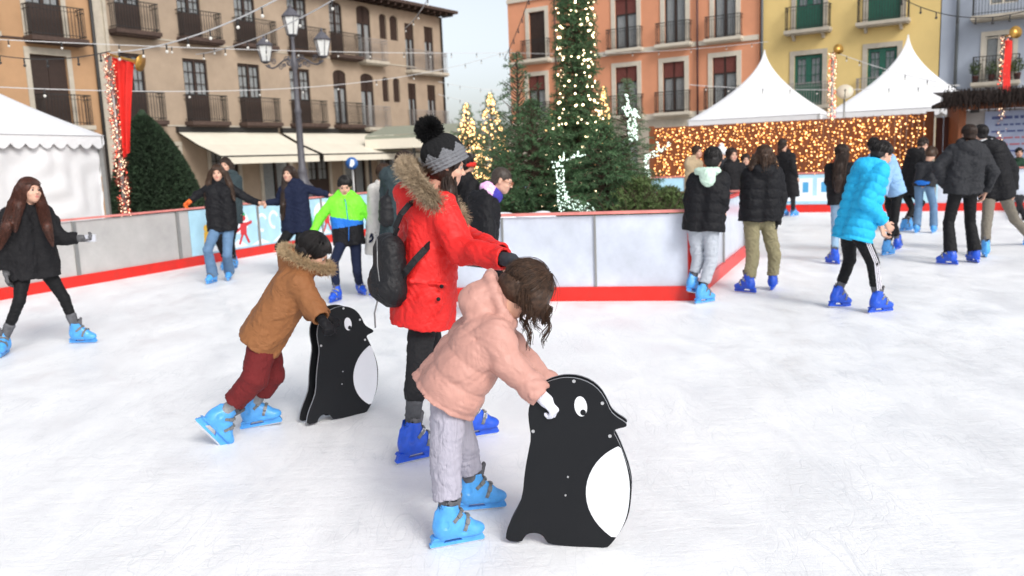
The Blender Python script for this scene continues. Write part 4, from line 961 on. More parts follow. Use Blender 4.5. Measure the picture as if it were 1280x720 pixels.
# ================================================================== STRING LIGHTS overhead
def string(pts, Y, label, n=9, sag=.25, dark=False, r_=.026):
    a = at(*pts[0], Y[0]); b_ = at(*pts[1], Y[1]); r = thing('string_lights', tuple((a + b_) / 2), label, 'string lights', 'string lights over the plaza')
    K = 24; P = [a.lerp(b_, t) - Vector((0, 0, sag * 4 * t * (1 - t))) for t in np.linspace(0, 1, K)]; mb = MB(); mb.tube(P, .011, 4); part(mb, 'wire', M_wire if not dark else M_bulbd, r)
    g = np.random.default_rng(int(pts[0][0]) + 500)
    for i in range(n):
        t = (i + .5 + g.uniform(-.2, .2)) / n; q = a.lerp(b_, t) - Vector((0, 0, sag * 4 * t * (1 - t)))
        mb = MB(); mb.tube([q, q - Vector((0, 0, .09))], .014, 6, 1); mb.ball((q.x, q.y, q.z - .12), r_, 8, 6, 0); part(mb, 'bulb', [M_bulb if not dark else M_bulbd, M_bulbd], r, True)
string([(-30, 48), (640, 66)], (17, 30), 'straight string of bulbs crossing in front of both ochre buildings, upper one', 14, .1)
string([(-20, 66), (138, 64)], (15, 15), 'short dark string of bulbs ending at the red banner pole', 5, .12, True)
string([(138, 66), (352, -4)], (15, 12), 'string of bulbs rising from the red banner pole towards the lamp post top', 7, .15)
string([(245, 68), (430, -8)], (20, 13), 'string of bulbs rising across the second floor balconies', 6, .15)
string([(-20, 108), (640, 62)], (14, 34), 'lower string of bulbs crossing the first floor balconies', 12, .6)
string([(505, 36), (540, -10)], (30, 20), 'short string of bulbs under the eave of the ochre building', 4, .1)
string([(548, 102), (662, 112)], (36, 38), 'thin upper string in the gap of sky', 6, .15)
string([(548, 118), (662, 134)], (36, 38), 'thin lower string in the gap of sky', 6, .15)
string([(630, 74), (664, -10)], (30, 22), 'short steep string left of the orange building windows', 6, .1, True)
string([(640, 66), (960, 52)], (38, 34), 'string crossing the middle of the orange building', 9, .2)
string([(1120, -6), (1300, 8)], (20, 18), 'dark string of bulbs in the top right corner', 8, .35, True, .03)
string([(862, 106), (1200, 106)], (27, 26), 'thin string in front of both pagoda tents', 9, .15)
string([(1041, 64), (1200, 108)], (25.5, 24), 'thin string from the garland pole across the right pagoda tent', 6, .1)
# red pennants over the lights near the red bow
# ================================================================== PEOPLE
M_skin = mat('skin', (.62, .36, .26), .5, var=.06, vs=20, spec=.4)
M_skin2 = mat('skin deeper', (.50, .28, .19), .5, var=.06, vs=20, spec=.4)
M_lip = mat('lips', (.48, .16, .14), .45, var=.05)
M_eyew = mat('eye white', (.42, .38, .35), .3, var=0)
M_iris = mat('iris', (.05, .03, .02), .2, var=0)
def hairmat(n, c): return mat('hair ' + n, c, .48, var=.65, vs=55, spec=.35)
H_BLACK = hairmat('black', (.012, .010, .010)); H_DARK = hairmat('dark brown', (.030, .017, .012)); H_BROWN = hairmat('brown', (.050, .026, .015)); H_AUBURN = hairmat('auburn', (.060, .020, .012)); H_GREY = hairmat('ash', (.045, .034, .027))
def cloth(n, c, rough=.8, sheen=.0, bs=160, bump=.25, var=.08, **k):
    k.setdefault('fold', .45)
    k.setdefault('spec', .22 if max(lin(c)) < .08 else .4); return mat('cloth ' + n, c, rough, sheen=sheen, bs=bs, bump=bump, var=var, vs=5, **k)
C_BLACK = cloth('black', (.008, .008, .010), .65); C_BLACK2 = cloth('soft black', (.012, .0115, .013), .8); C_CHAR = cloth('charcoal', (.026, .027, .031), .75)
C_NAVY = cloth('navy', (.010, .015, .040)); C_JEANS = cloth('blue jeans', (.11, .20, .33), bs=220, var=.18); C_JEANSL = cloth('light jeans', (.25, .38, .52), bs=220, var=.15)
C_LEG = cloth('leggings black', (.008, .008, .009), .7)
SK_L = mat('skate shell light blue', (.075, .34, .76), .42, var=.16, vs=22, coat=.05); SK_D = mat('skate shell blue', (.010, .080, .56), .42, var=.2, vs=22, coat=.05)
M_buck = mat('grey buckle', (.16, .165, .17), .4, var=.2, vs=30); M_bucks = mat('silver buckle', (.6, .6, .62), .35, metal=.5, var=.1); M_liner = mat('skate liner', (.10, .10, .11), .85, var=.3, vs=20, bump=.3); M_steel = mat('blade steel', (.6, .62, .65), .25, metal=.9, var=.1)

# ---- the rental skate, built once per colour; toe along +y, blade bottom at z=0, ankle at z=.155
def boot_meshes(col):
    s = SDF((-.08, -.13, .03), (.08, .20, .32), .005)
    s.cap((0, -.050, .10), (0, -.045, .13), .048, .05, .03); s.cap((0, -.045, .12), (0, -.012, .245), .052, .055, .03, eb=True)
    s.cap((0, -.04, .092), (0, .11, .078), .046, .041, .035); s.cap((0, -.03, .13), (0, .07, .10), .044, .038, .04); s.ell((0, .135, .078), (.042, .05, .034), k=.03)
    s.cap((0, -.05, .07), (0, .12, .068), .040, .040, .02)
    s.cap((0, -.01, .19), (0, .075, .118), .043, .040, .03); s.cap((0, -.085, .12), (0, -.080, .20), .016, .012, .02)
    s.cut((0, 0, .055), (0, 0, -1)); s.cap((0, -.03, .20), (0, -.008, .30), .043, .049, .004, op='s')
    # moulded side recesses
    for x in (-1, 1): s.ell((x * .060, -.045, .15), (.008, .020, .028), k=.004, op='s'); s.ell((x * .052, .06, .085), (.006, .03, .010), k=.004, op='s')
    D_ = s.D.copy(); lo_ = s.lo; hh_ = s.h
    def hit(c, d):
        r = .02
        while r < .09:
            p = np.array(c) + np.array(d) * r; i = np.round((p - lo_) / hh_).astype(int)
            if (i < 0).any() or (i >= np.array(D_.shape)).any() or D_[tuple(i)] > 0: return r
            r += .0015
        return r
    Vb, Fb = s.mesh()
    mbs = {'hit': hit}
    # blade holder: two columns and a rail with an opening between
    mb = MB(); out = [(-.105, .058), (.145, .058), (.175, .045), (.178, .018), (.16, .012), (-.115, .012), (-.125, .02), (-.122, .045)]
    fr = lambda a, b_, d: (d, a, b_)
    def slab(pts, w_): mb.poly_prism(pts[::-1], fr, -w_, w_)
    slab([(-.125, .012), (.172, .012), (.180, .020), (.178, .030), (-.128, .030), (-.130, .02)], .014); slab([(-.122, .0301), (-.055, .0301), (-.030, .058), (-.112, .058)], .017); slab([(.055, .0301), (.176, .0301), (.168, .050), (.14, .058), (.03, .058)], .017)
    slab([(-.118, .0555), (.165, .0555), (.15, .068), (-.105, .068)], .034)
    mbs['blade_holder'] = mb
    mb = MB(); slab2 = [(-.118, .0), (.150, .0), (.168, .004), (.178, .0119), (-.122, .0119), (-.124, .004)]; mb.poly_prism(slab2[::-1], fr, -.0018, .0018); mbs['blade'] = mb
    return (Vb, Fb), mbs
def boot_proto(col, sv):
    (Vb, Fb), mbs = boot_meshes(col); sh = SK_L if col == 'light' else SK_D
    o = mesh_obj('skate', Vb, Fb, sh); 
    for k, m in (('blade_holder', sh), ('blade', M_steel)): mbs[k].build(k, m, o)
    s = SDF((-.08, -.12, .15), (.08, .10, .34), .006); s.cap((0, -.032, .19), (0, -.004, .272), .044, .050, .004, eb=True); s.cap((0, .028, .20), (0, .052, .285), .018, .016, .02); s.cap((0, -.030, .22), (0, 0, .30), .040, .046, .003, op='s'); s.wrinkle(.003, .03, 3)
    V, F = s.mesh(); mesh_obj('liner', V, F, M_liner, o)
    hit = mbs['hit']
    for c, v, w_ in (((0, -.022, .222), nrm((0, 1, .12)), .009), ((0, -.006, .150), nrm((0, .80, .60)), .010), ((0, .055, .088), nrm((0, .42, .91)), .010)):
        c = np.array(c); X_ = np.array([1., 0, 0]); t_ = np.cross(X_, v); mb = MB()
        A_ = np.linspace(-1.45, 1.45, 19); P = []
        for a in A_:
            d = X_ * math.sin(a) + v * math.cos(a); r = hit(c, d); P.append((c + d * (r - .001), c + d * (r + .0045), d))
        V = [tuple(q) for p0_, p1_, d in P for q in (p0_ - t_ * w_, p1_ - t_ * w_, p1_ + t_ * w_, p0_ + t_ * w_)]
        mb.add(V, [(4 * i + j, 4 * i + (j + 1) % 4, 4 * i + 4 + (j + 1) % 4, 4 * i + 4 + j) for i in range(18) for j in range(4)] + [(3, 2, 1, 0), (72, 73, 74, 75)])
        for k_, ln in ((4, 0), (13, 1), (9, 2)):
            p0_, p1_, d = P[k_]; e = nrm(P[k_ + 1][1] - P[k_ - 1][1]); fr = lambda x, y, z: tuple(p1_ + e * x + t_ * y + d * z); mb.box((-.014, -w_ * 1.25, -.001), (.014, w_ * 1.25, .006), fr, 1 if ln < 2 else 0); mb.box((-.008, -w_ * .7, .0061), (.018, w_ * .7, .0095), fr, 0 if ln < 2 else 1)
        mb.build('buckle', [M_buck, M_bucks if col == 'dark' else M_buck], o)
    return o
PROTO = {}
def skate(col, M4, parent, scale):
    if col not in PROTO: o = PROTO[col] = boot_proto(col, 0); first = True
    else: o = copy_tree(PROTO[col]); first = False
    o.parent = parent; o.matrix_local = M4 @ Matrix.Scale(scale, 4); return o

def V3(v): return np.array([v[0], v[1], v[2]], float)
def nrm(v): v = np.asarray(v, float); return v / (np.linalg.norm(v) + 1e-9)
def ik(a, b, l1, l2, pole):
    d = b - a; L = np.linalg.norm(d); mid = a + d * (l1 / (l1 + l2)); tot = l1 + l2
    if L >= tot * .999: return mid
    h = math.sqrt(max(0, l1 ** 2 - (L * l1 / tot) ** 2)); pl = pole - d * (pole @ d) / (L * L); return mid + nrm(pl) * h

def head_sdf(s, c, R, k_, neck=None, ears=True, male=False):
    """adult head, chin to crown about .225 m times k_; c = centre, R columns right, forward, up"""
    L = lambda x, y, z: c + (R[:, 0] * x + R[:, 1] * y + R[:, 2] * z) * k_
    e = lambda p, r, k=.012, op='u': s.ell(L(*p), [q * k_ for q in r], R, k * k_, op)
    e((0, -.018, .030), (.074, .092, .083)); e((0, .018, -.030), (.058, .068, .075), .03); e((0, .052, -.092), (.022, .022, .018), .025); e((0, .03, -.065), (.048 if not male else .053, .05, .035), .03)
    s.cap(L(-.028, .074, .024), L(.028, .074, .024), .011 * k_, None, .015 * k_)
    for x in (-1, 1): e((x * .030, .094, .004), (.017, .016, .012), .010, 's'); e((x * .036, .058, -.028), (.024, .024, .02), .02)
    s.cap(L(0, .082, .010), L(0, .102, -.024), .0065 * k_, .0105 * k_, .010 * k_); 
    for x in (-1, 1): e((x * .011, .092, -.029), (.008, .009, .007), .006)
    s.cap(L(-.014, .080, -.053), L(.014, .080, -.053), .0065 * k_, None, .005 * k_); s.cap(L(-.012, .079, -.064), L(.012, .079, -.064), .007 * k_, None, .005 * k_); s.cap(L(-.02, .0885, -.0585), L(.02, .0885, -.0585), .0022 * k_, None, .003 * k_, op='s')
    if ears:
        for x in (-1, 1): e((x * .077, -.008, -.004), (.007, .018, .030), .006); e((x * .084, -.002, -.002), (.005, .009, .017), .004, 's')
    return L
def hand_sdf(s, w, d, nml, k_, curl=.5, glove=0, side=1, spread=.16, r0=.0085):
    """w wrist, d hand direction, nml palm normal (the fingers curl towards it), side=+1 thumb on cross(d,nml)"""
    d = nrm(d); n = nrm(nml - d * (nml @ d)); x = np.cross(d, n) * side; g = glove
    P = lambda a, b_, c: w + (d * a + x * b_ + n * c) * k_
    s.cap(P(-.04, 0, 0), P(.01, 0, 0), (.026 + g) * k_, (.025 + g) * k_, .01 * k_, n=n, fl=.8)
    for b_ in (-.026, -.009, .009, .026): s.cap(P(.005, b_ * .5, 0), P(.082 - abs(b_ - .005) * .25, b_, 0), (.013 + g) * k_, (.0115 + g) * k_, .012 * k_)
    for b_, l in ((-.031, .060), (-.0105, .072), (.0105, .078), (.031, .070)):
        l = (l, .058, .072, .078)[0]; a = P(.080 - abs(b_ - .005) * .25, b_, 0); c = curl * .9; b2 = b_
        for j, f in enumerate((.45, .32, .26)):
            dd = d * math.cos(c) + n * math.sin(c) + x * (b2 * spread * 10) * (1 - .4 * j) * .3; q = a + nrm(dd) * l * f * k_; s.cap(a, q, (r0 + .0012 - j * .0006 + g) * k_, (r0 + .0004 - j * .0006 + g) * k_, .003 * k_); a = q; c += curl * .9
    a = P(.018, .026, .004)
    for j, (l, ang) in enumerate(((.034, .85), (.030, .5), (.026, .25))): q = a + nrm(d * math.cos(ang) + x * math.sin(ang) + n * (.25 + curl * .5)) * l * k_; s.cap(a, q, (.0125 - j * .0015 + g) * k_, (.011 - j * .0015 + g) * k_, .006 * k_); a = q

def strands_mesh(polys, rad, taper=True):
    P = np.asarray(polys); K = P.shape[1]; R = rad * (np.linspace(1, .35, K) if taper else np.ones(K)); return tubes(P, R[None, :], 3)
def scalp_lines(c, R, k_, n, g, stop=.0, off=.012, part_=None, K=9, back=False, messy=.003):
    """lines over the scalp from the crown down to ear height; returns (n,K,3) and azimuths"""
    th0 = g.uniform(0, 1, n); az = g.uniform(-math.pi, math.pi, n); out = []
    for i in range(n):
        a = az[i]; front = math.cos(a) > .55
        zend = (.045 if front else stop - .02 - .035 * max(0, -math.cos(a)) + .01 * g.uniform(-1, 1))
        t = np.linspace(.02 + .25 * th0[i] ** 2, 1, K); ph = t * math.acos(max(-.98, min(.98, (zend - .02) / .10))); y = -.022 + (.094 + off) * np.cos(a) * np.sin(ph); x = (.076 + off) * np.sin(a) * np.sin(ph); z = .034 + (.086 + off) * np.cos(ph)
        o_ = g.uniform(-.006, .008); m = g.normal(0, messy, 3)
        X = np.outer(x * (1 + o_ * 4), R[:, 0]) + np.outer(y * (1 + o_ * 4), R[:, 1]) + np.outer(z * (1 + o_ * 3), R[:, 2]); out.append(c + (X + m * t[:, None]) * k_)
    return np.array(out), az
def chain_strands(chain, n, g, K=14, jit=1.0, start=None, wave=0.0):
    """strands that follow a chain [(point, radius)...] with a constant relative offset"""
    P = np.array([c[0] for c in chain]); Rr = np.array([c[1] for c in chain]); u = np.linspace(0, 1, len(P)); t = np.linspace(0, 1, K)
    C = np.stack([np.interp(t, u, P[:, i]) for i in range(3)], 1); Cr = np.interp(t, u, Rr); ker = np.array([.25, .5, .25])
    Cs = C.copy(); Cs[1:-1] = .25 * C[:-2] + .5 * C[1:-1] + .25 * C[2:]; C = Cs; out = []
    for i in range(n):
        o = g.normal(size=3); o /= np.linalg.norm(o); o *= g.uniform(.62, 1.06) * jit; e = g.uniform(.82, 1.0); tt = t * e
        Ci = np.stack([np.interp(tt, t, C[:, j]) for j in range(3)], 1); ri = np.interp(tt, t, Cr)
        q = Ci + o * ri[:, None] + wave * np.sin(tt * g.uniform(8, 13) + g.uniform(0, 6))[:, None] * nrm(g.normal(size=3)); q[1:-1] += g.normal(0, .0015, (K - 2, 3)); out.append(q)
    return np.array(out)
def fur(points, dirs, n, length, rad, g, K=3, spread=.6):
    points = np.asarray(points); I = g.integers(0, len(points), n); f = g.uniform(0, 1, (n, 1)); J = np.minimum(I + 1, len(points) - 1)
    A = points[I] * (1 - f) + points[J] * f; D = np.asarray(dirs)[I] + g.normal(0, spread, (n, 3)); D /= np.linalg.norm(D, axis=1, keepdims=True); A = A + g.normal(0, rad * 4, (n, 3)) * .3
    L = length * g.uniform(.5, 1.15, (n, 1)); B = A + D * L * .55 + g.normal(0, .004, (n, 3)); C = A + D * L + g.normal(0, .008, (n, 3)) - np.array([0, 0, .12]) * L
    return tubes(np.stack([A, B, C], 1), np.array([rad, rad * .8, rad * .25])[None, :], 3)

PID = [0]
def person(label, yaw, head, neck, hip, an, wr, kn=None, el=None, s=1.0, Y=None, hyaw=None, hp=0, hr=0, syaw=None, fy=None, fp=None, fr_=None, coat=None, trousers=None, hair=None, skin=None, skcol='light', skates=True, glove=None, vox=.009, hk=1.0, male=False, group=None, curl=.5, palm=None, face=True, extra=None, hands=(1, 1), shw=1.0, skf=1.0):
    """joints in photo pixels (+ offset from the body depth in metres); index 0 = the person's left, 1 = right"""
    PID[0] += 1; seed = PID[0] * 13; g = np.random.default_rng(seed)
    dep = lambda q: q[2] if len(q) > 2 else 0
    gnd = [V3(G(a[0], a[1])) if len(a) == 2 else V3(at(a[0], a[1], a[2])) for a in an]
    if Y is None: Y = (gnd[0][1] + gnd[1][1]) / 2
    hc = V3(at(head[0], head[1], Y + dep(head))); nc = V3(at(neck[0], neck[1], Y + dep(neck))); pc = V3(at(hip[0], hip[1], Y + dep(hip)))
    rt = lambda y: np.array([math.cos(y * D2R), -math.sin(y * D2R), 0]); fw = lambda y: np.array([math.sin(y * D2R), math.cos(y * D2R), 0]); syaw = yaw if syaw is None else syaw
    R, Fw = rt(yaw), fw(yaw); Rs, Fs = rt(syaw), fw(syaw); up = nrm(nc - pc)
    Fs2 = nrm(np.cross(up, Rs)); Fs2 = Fs2 if Fs2 @ Fs > -.3 else -Fs2
    sh = [nc - up * .035 * s - Rs * .165 * s * shw, nc - up * .035 * s + Rs * .165 * s * shw]; hj = [pc - R * .088 * s, pc + R * .088 * s]
    fy = fy or (yaw, yaw); fp = fp or (0, 0); fr_ = fr_ or (0, 0); FR = [axes(fy[i], fp[i], fr_[i]) for i in (0, 1)]; sks = .92 * s * skf if skates else .9 * s
    ank = [gnd[i] + FR[i][:, 2] * (.15 if skates else .09) * sks - FR[i][:, 1] * .02 * sks for i in (0, 1)]
    knee, elb, wri = [], [], []
    for i in (0, 1):
        if kn and kn[i] is not None: knee.append(V3(at(kn[i][0], kn[i][1], (hj[i][1] + ank[i][1]) / 2 + dep(kn[i]))))
        else: knee.append(ik(hj[i], ank[i], .43 * s, .41 * s, Fw + .15 * (R if i else -R)))
        wri.append(V3(at(wr[i][0], wr[i][1], sh[i][1] + dep(wr[i]))))
        if el and el[i] is not None: elb.append(V3(at(el[i][0], el[i][1], sh[i][1] + dep(el[i]))))
        else: elb.append(ik(sh[i], wri[i], .28 * s, .25 * s, -Fs - .5 * np.array([0, 0, 1.]) + .5 * (Rs if i else -Rs)))
    HR = axes(yaw if hyaw is None else hyaw, hp, hr); hk_ = hk * s ** .5
    base = np.array([pc[0], pc[1], 0.]); skin = skin or M_skin
    if hands is None: hands = (0, 0)
    allp = np.array([hc + HR[:, 2] * .15, hc - HR[:, 2] * .15, hc + HR[:, 1] * .12, hc - HR[:, 1] * .12, *sh, *hj, *ank, *knee, *elb, *wri, *[a + FR[i][:, 1] * .15 for i, a in enumerate(ank)]] + [w_ + nrm(w_ - e) * .2 for w_, e in zip(wri, elb)])
    lo, hi = allp.min(0) - .16, allp.max(0) + .16
    # ---------------- body: one continuous mesh
    b = SDF(lo, hi, vox)
    b.cap(nc - up * .16 * s, pc + up * .02, .10 * s, .10 * s, .03); b.cap(sh[0], sh[1], .045 * s, .045 * s, .04)
    for i in (0, 1):
        b.cap(sh[i], elb[i], .040 * s, .034 * s, .02); b.cap(elb[i], wri[i], .033 * s, .024 * s, .01); b.cap(hj[i], knee[i], .070 * s, .048 * s, .03); b.cap(knee[i], ank[i], .041 * s, .024 * s, .01)
        b.cap(ank[i] - FR[i][:, 2] * .03 * s, ank[i] - FR[i][:, 2] * .045 * s + FR[i][:, 1] * .10 * s, .030 * s, .026 * s, .01)
    jaw = hc - HR[:, 1] * .022 * hk_ - HR[:, 2] * .05 * hk_; b.cap(nc - up * .03, jaw, .056 * s, .050 * hk_, .02)
    L = head_sdf(b, hc, HR, hk_, male=male)
    hd = [nrm(wri[i] - elb[i]) for i in (0, 1)]; pal = [None, None]
    for i in (0, 1):
        if hands[i] is None: continue
        pn = np.array(palm[i], float) if palm and palm[i] is not None else (-Rs if i else Rs) * .9 + Fs * .3
        cu = curl[i] if isinstance(curl, tuple) else curl; pal[i] = (pn, cu); r0 = .0085 if vox < .008 else .0095
        x = np.cross(hd[i], pn); sd_ = 1 if x @ (Fs + np.array([0, 0, .3])) > 0 else -1
        pal[i] = (pn, cu, sd_); hand_sdf(b, wri[i] + hd[i] * .02, hd[i], pn, s * .98, cu, side=sd_, r0=r0)
    Vb, Fb = b.mesh(); cen = Vb[Fb].mean(1); lc = (cen - hc) @ HR / hk_
    lip = (np.abs(lc[:, 0]) < .021) & (lc[:, 1] > .074) & (np.abs(lc[:, 2] + .0585) < .012 - np.abs(lc[:, 0]) * .3)
    root = mesh_obj('person', Vb, Fb, [skin, M_lip], None, lip.astype(int), True, base); root.location = base; TH[root.name] = Vector(base); tag(root, label, 'person', group)
    add = lambda nm, V, F, m, par=None, mi=None, smooth=True: mesh_obj(nm, V, F, m, par or root, mi, smooth, base)
    if face:
        for x in (-1, 1):
            V, F = [], []; mb = MB(); mb.ball((0, 0, 0), .0118 * hk_, 14, 10); e = L(x * .030, .0715, .004)
            # sphere with its pole along the gaze
            B = np.array(mb.V); B = B[:, [0, 2, 1]]; W_ = e + B @ np.stack([HR[:, 0], HR[:, 1], HR[:, 2]], 0); cz = np.array([np.mean([mb.V[q][2] for q in f]) for f in mb.F]) / (.0118 * hk_)
            F_l = [f[::-1] for f in mb.F]; add('eye', W_, F_l, [M_eyew, M_iris], None, (cz > .62).astype(int))
            eb = np.array([[L(x * q, .0865 - abs(q - .03) * .25, .0215 + .004 * math.sin((q - .012) * 90)) for q in np.linspace(.013, .046, 6)]]); V, F = tubes(eb, np.array([.0015, .003, .0032, .003, .002, .001])[None] * hk_, 5); add('eyebrow', V, F, (hair or {}).get('m', H_DARK))
    info = dict(hc=hc, HR=HR, hk=hk_, nc=nc, pc=pc, sh=sh, elb=elb, wri=wri, knee=knee, ank=ank, up=up, Rs=Rs, Fs=Fs2, R=R, Fw=Fw, s=s, base=base, root=root, add=add, L=L, g=g, lo=lo, hi=hi, hd=hd, pal=pal, FR=FR, gnd=gnd)
    # ---------------- trousers
    T = dict(m=C_LEG, th=.082, kn=.056, hem=.047, cuff=.10, wr=.006); T.update(trousers or {})
    if trousers is not False:
        t = SDF(np.minimum.reduce([*knee, *ank, *hj]) - .2, np.maximum.reduce([*knee, *ank, *hj]) + .2, vox if vox < .008 else .009)
        t.cap(hj[0] + up * .08, hj[1] + up * .08, .085 * s, None, .04); t.cap(hj[0], hj[1], .088 * s, None, .05)
        for i in (0, 1):
            t.cap(hj[i], knee[i], T['th'] * s, T['kn'] * s, .03); cp = ank[i] + nrm(knee[i] - ank[i]) * T['cuff'] * s; mid = (knee[i] + cp) / 2
            if T.get('skin_knee'): pass
            t.cap(knee[i], cp, T['kn'] * s, T['hem'] * s, .015, eb=True)
        t.wrinkle(T['wr'] * s, .11 * s, seed, aniso=(1, 1, 1.7), sharp=True)
        for i in (0, 1):
            cp = ank[i] + nrm(knee[i] - ank[i]) * T['cuff'] * s; t.cap(cp + nrm(knee[i] - cp) * .012, ank[i], (T['hem'] - .013) * s, None, .002, op='s')
        V, F = t.mesh(); mi = None; mm = T['m']
        if T.get('fn'): mm = [T['m']] + T['fm']; mi = T['fn'](V[F].mean(1), info)
        add('trousers', V, F, mm, None, mi)
    # ---------------- skates
    if skates:
        for i in (0, 1):
            M3 = FR[i]; M4 = Matrix(((M3[0, 0], M3[0, 1], M3[0, 2], gnd[i][0] - base[0]), (M3[1, 0], M3[1, 1], M3[1, 2], gnd[i][1] - base[1]), (M3[2, 0], M3[2, 1], M3[2, 2], gnd[i][2] - base[2] + .001), (0, 0, 0, 1)))
            skate(skcol if isinstance(skcol, str) else skcol[i], M4, root, sks)
            sk_ = SDF(ank[i] - .2, ank[i] + np.array([.2, .2, .45]), .009); sk_.cap(ank[i], ank[i] + nrm(knee[i] - ank[i]) * (T['cuff'] + .06) * s, .037 * s, .050 * s, .01); sk_.wrinkle(.004, .04, seed); V, F = sk_.mesh(); add('sock', V, F, T.get('sock', M_liner))
    else:
        for i in (0, 1):
            sb = SDF(ank[i] - .3, ank[i] + .3, .009); sb.cap(gnd[i] + FR[i][:, 2] * .035, gnd[i] + FR[i][:, 1] * .14 * s + FR[i][:, 2] * .03, .040 * s, .038 * s, .02); sb.cap(gnd[i] + FR[i][:, 2] * .04, ank[i] + FR[i][:, 2] * .03, .042 * s, .045 * s, .02); V, F = sb.mesh(); add('shoe', V, F, C_CHAR)
    # ---------------- coat
    C = dict(m=C_BLACK, r=.118, rb=.130, sep=.085, hem=.10, sl=(.068, .060, .050), q=None, wr=.010, wl=.16, hood=True, collar=.06, cuffext=-.01, fl=1.0, vox=vox if vox < .008 else .009, sharp=False); C.update(coat or {})
    if coat is not False:
        c = SDF(np.minimum(lo, lo), hi, C['vox']); q = C['q']; dn = -up
        for i, sg in ((0, -1), (1, 1)):
            top = nc - up * .10 * s + Rs * sg * C['sep'] * s; bot = pc + dn * C['hem'] * s + R * sg * C['sep'] * s * C.get('flare', 1)
            if C.get('bend'): bot = pc + nrm(dn * .5 + np.array([0, 0, -1]) * .5) * C['hem'] * s + R * sg * C['sep'] * s
            c.cap(top, bot, C['r'] * s, C['rb'] * s, .03 if q else .05, eb=True, q=q)
        if C.get('belly'): bp_, br_ = C['belly']; c.ell(pc + up * bp_[1] + Fs2 * bp_[0], br_, k=.08)
        c.cap(sh[0] * .8 + nc * .2 - up * .01, sh[1] * .8 + nc * .2 - up * .01, .072 * s, None, .035 if q else .05)
        c.cap(nc - up * .03, nc + nrm(jaw - nc) * C['collar'] * s, .082 * s, .070 * s, .03, eb=True)
        a_, f_, w_ = C['sl']
        for i in (0, 1):
            wd = nrm(wri[i] - elb[i]); we = wri[i] + wd * C['cuffext']
            c.cap(sh[i], elb[i], a_ * s, f_ * s, .03, q=q); c.cap(elb[i], we, f_ * s, w_ * s, .02, eb=True, q=q)
        if C['hood']:
            hb = nc - Fs2 * .055 * s + up * .035 * s; u1 = Rs * .105 * s; u2 = nrm(Fs2 * .75 + up * .55) * .085 * s
            c.ring(hb, u1, u2, .040 * s, .03, n=16); c.ell(nc - Fs2 * .115 * s - up * .01, (.115 * s, .055 * s, .095 * s), np.stack([Rs, Fs2, up], 1), .04)
        if C.get('pre'): C['pre'](c, info)
        if C['wr']: c.wrinkle(C['wr'] * s, C['wl'] * s, seed + 1, sharp=C['sharp']); c.wrinkle(C['wr'] * C.get('fine', .55) * s, C['wl'] * .38 * s, seed + 2, sharp=True)
        c.ell(jaw + nrm(jaw - nc) * .04 * s, (.062 * hk_, .062 * hk_, .07 * hk_), k=.01, op='s')
        for i in (0, 1):
            wd = nrm(wri[i] - elb[i]); we = wri[i] + wd * C['cuffext']; c.cap(we - wd * .02, we + wd * .05, w_ * .72 * s, None, .003, op='s')
        V, F = c.mesh(); mm, mi = C['m'], None
        if C.get('fn'): mm = [C['m']] + C['fm']; mi = C['fn'](V[F].mean(1), info)
        info['coat'] = add(C.get('name', 'coat'), V, F, mm, None, mi)
    # ---------------- gloves
    if glove:
        for i in (0, 1):
            gm = glove[i]
            if gm is None: continue
            gs = SDF(wri[i] - .24, wri[i] + .24, min(vox, .006)); hand_sdf(gs, wri[i] + hd[i] * .02, hd[i], pal[i][0], s * .98, pal[i][1], glove=.0035, side=pal[i][2]); gs.cap(wri[i] - hd[i] * .03, wri[i] + hd[i] * .03, .034 * s, .036 * s, .008); V, F = gs.mesh(); add('glove', V, F, gm)
    # ---------------- hair
    Hh = dict(m=H_DARK, kind='short', chains=[], n=260, rad=.0035, cs=60, cap=True, low=0.0); Hh.update(hair or {})
    if hair is not False:
        hs_ = SDF(*(lambda P: (P.min(0) - .12, P.max(0) + .12))(np.array([hc + v for v in np.eye(3) * .13] + [hc - v for v in np.eye(3) * .13] + [V3(at(q[0], q[1], Y + q[2])) for ch in Hh['chains'] for q in ch])), .007 if vox < .008 else .009)
        e = lambda p, r, k=.015, op='u': hs_.ell(L(*p), [q * hk_ for q in r], HR, k * hk_, op)
        th = {'short': .007, 'crop': .003, 'long': .014, 'puff': .022}[Hh['kind']]
        e((0, -.022, .034), (.076 + th, .094 + th, .086 + th)); e((0, -.045, -.025), (.066 + th, .062 + th, .062 + th * .5), .02)
        if Hh['kind'] in ('short', 'crop'): e((0, .030, -.075), (.12, .082, .085), .006, 's'); e((0, .10, -.01), (.075, .045, .052), .01, 's'); e((0, -.04, -.115), (.1, .1, .045), .01, 's')
        else: e((0, .088, -.022), (.054, .062, .078), .012, 's')
        if Hh['kind'] == 'crop':
            for x in (-1, 1): e((x * .085, -.005, -.02), (.012, .05, .05), .006, 's')
        chw = [[(V3(at(q[0], q[1], Y + q[2])), q[3]) for q in ch] for ch in Hh['chains']]
        for ch in chw:
            for a, b_ in zip(ch[:-1], ch[1:]): hs_.cap(a[0], b_[0], a[1] * .74, b_[1] * .66, .04)
        hs_.wrinkle(.004, .03, seed + 4, aniso=(1.6, 1.6, .5), sharp=True)
        V, F = hs_.mesh(); add_h = [(V, F)]; Pl, az = scalp_lines(hc, HR, hk_, Hh['n'], g, off=th + .001, stop=-.01 if Hh['kind'] in ('long',) else .02)
        if Hh['kind'] == 'crop': Pl = Pl[:0]
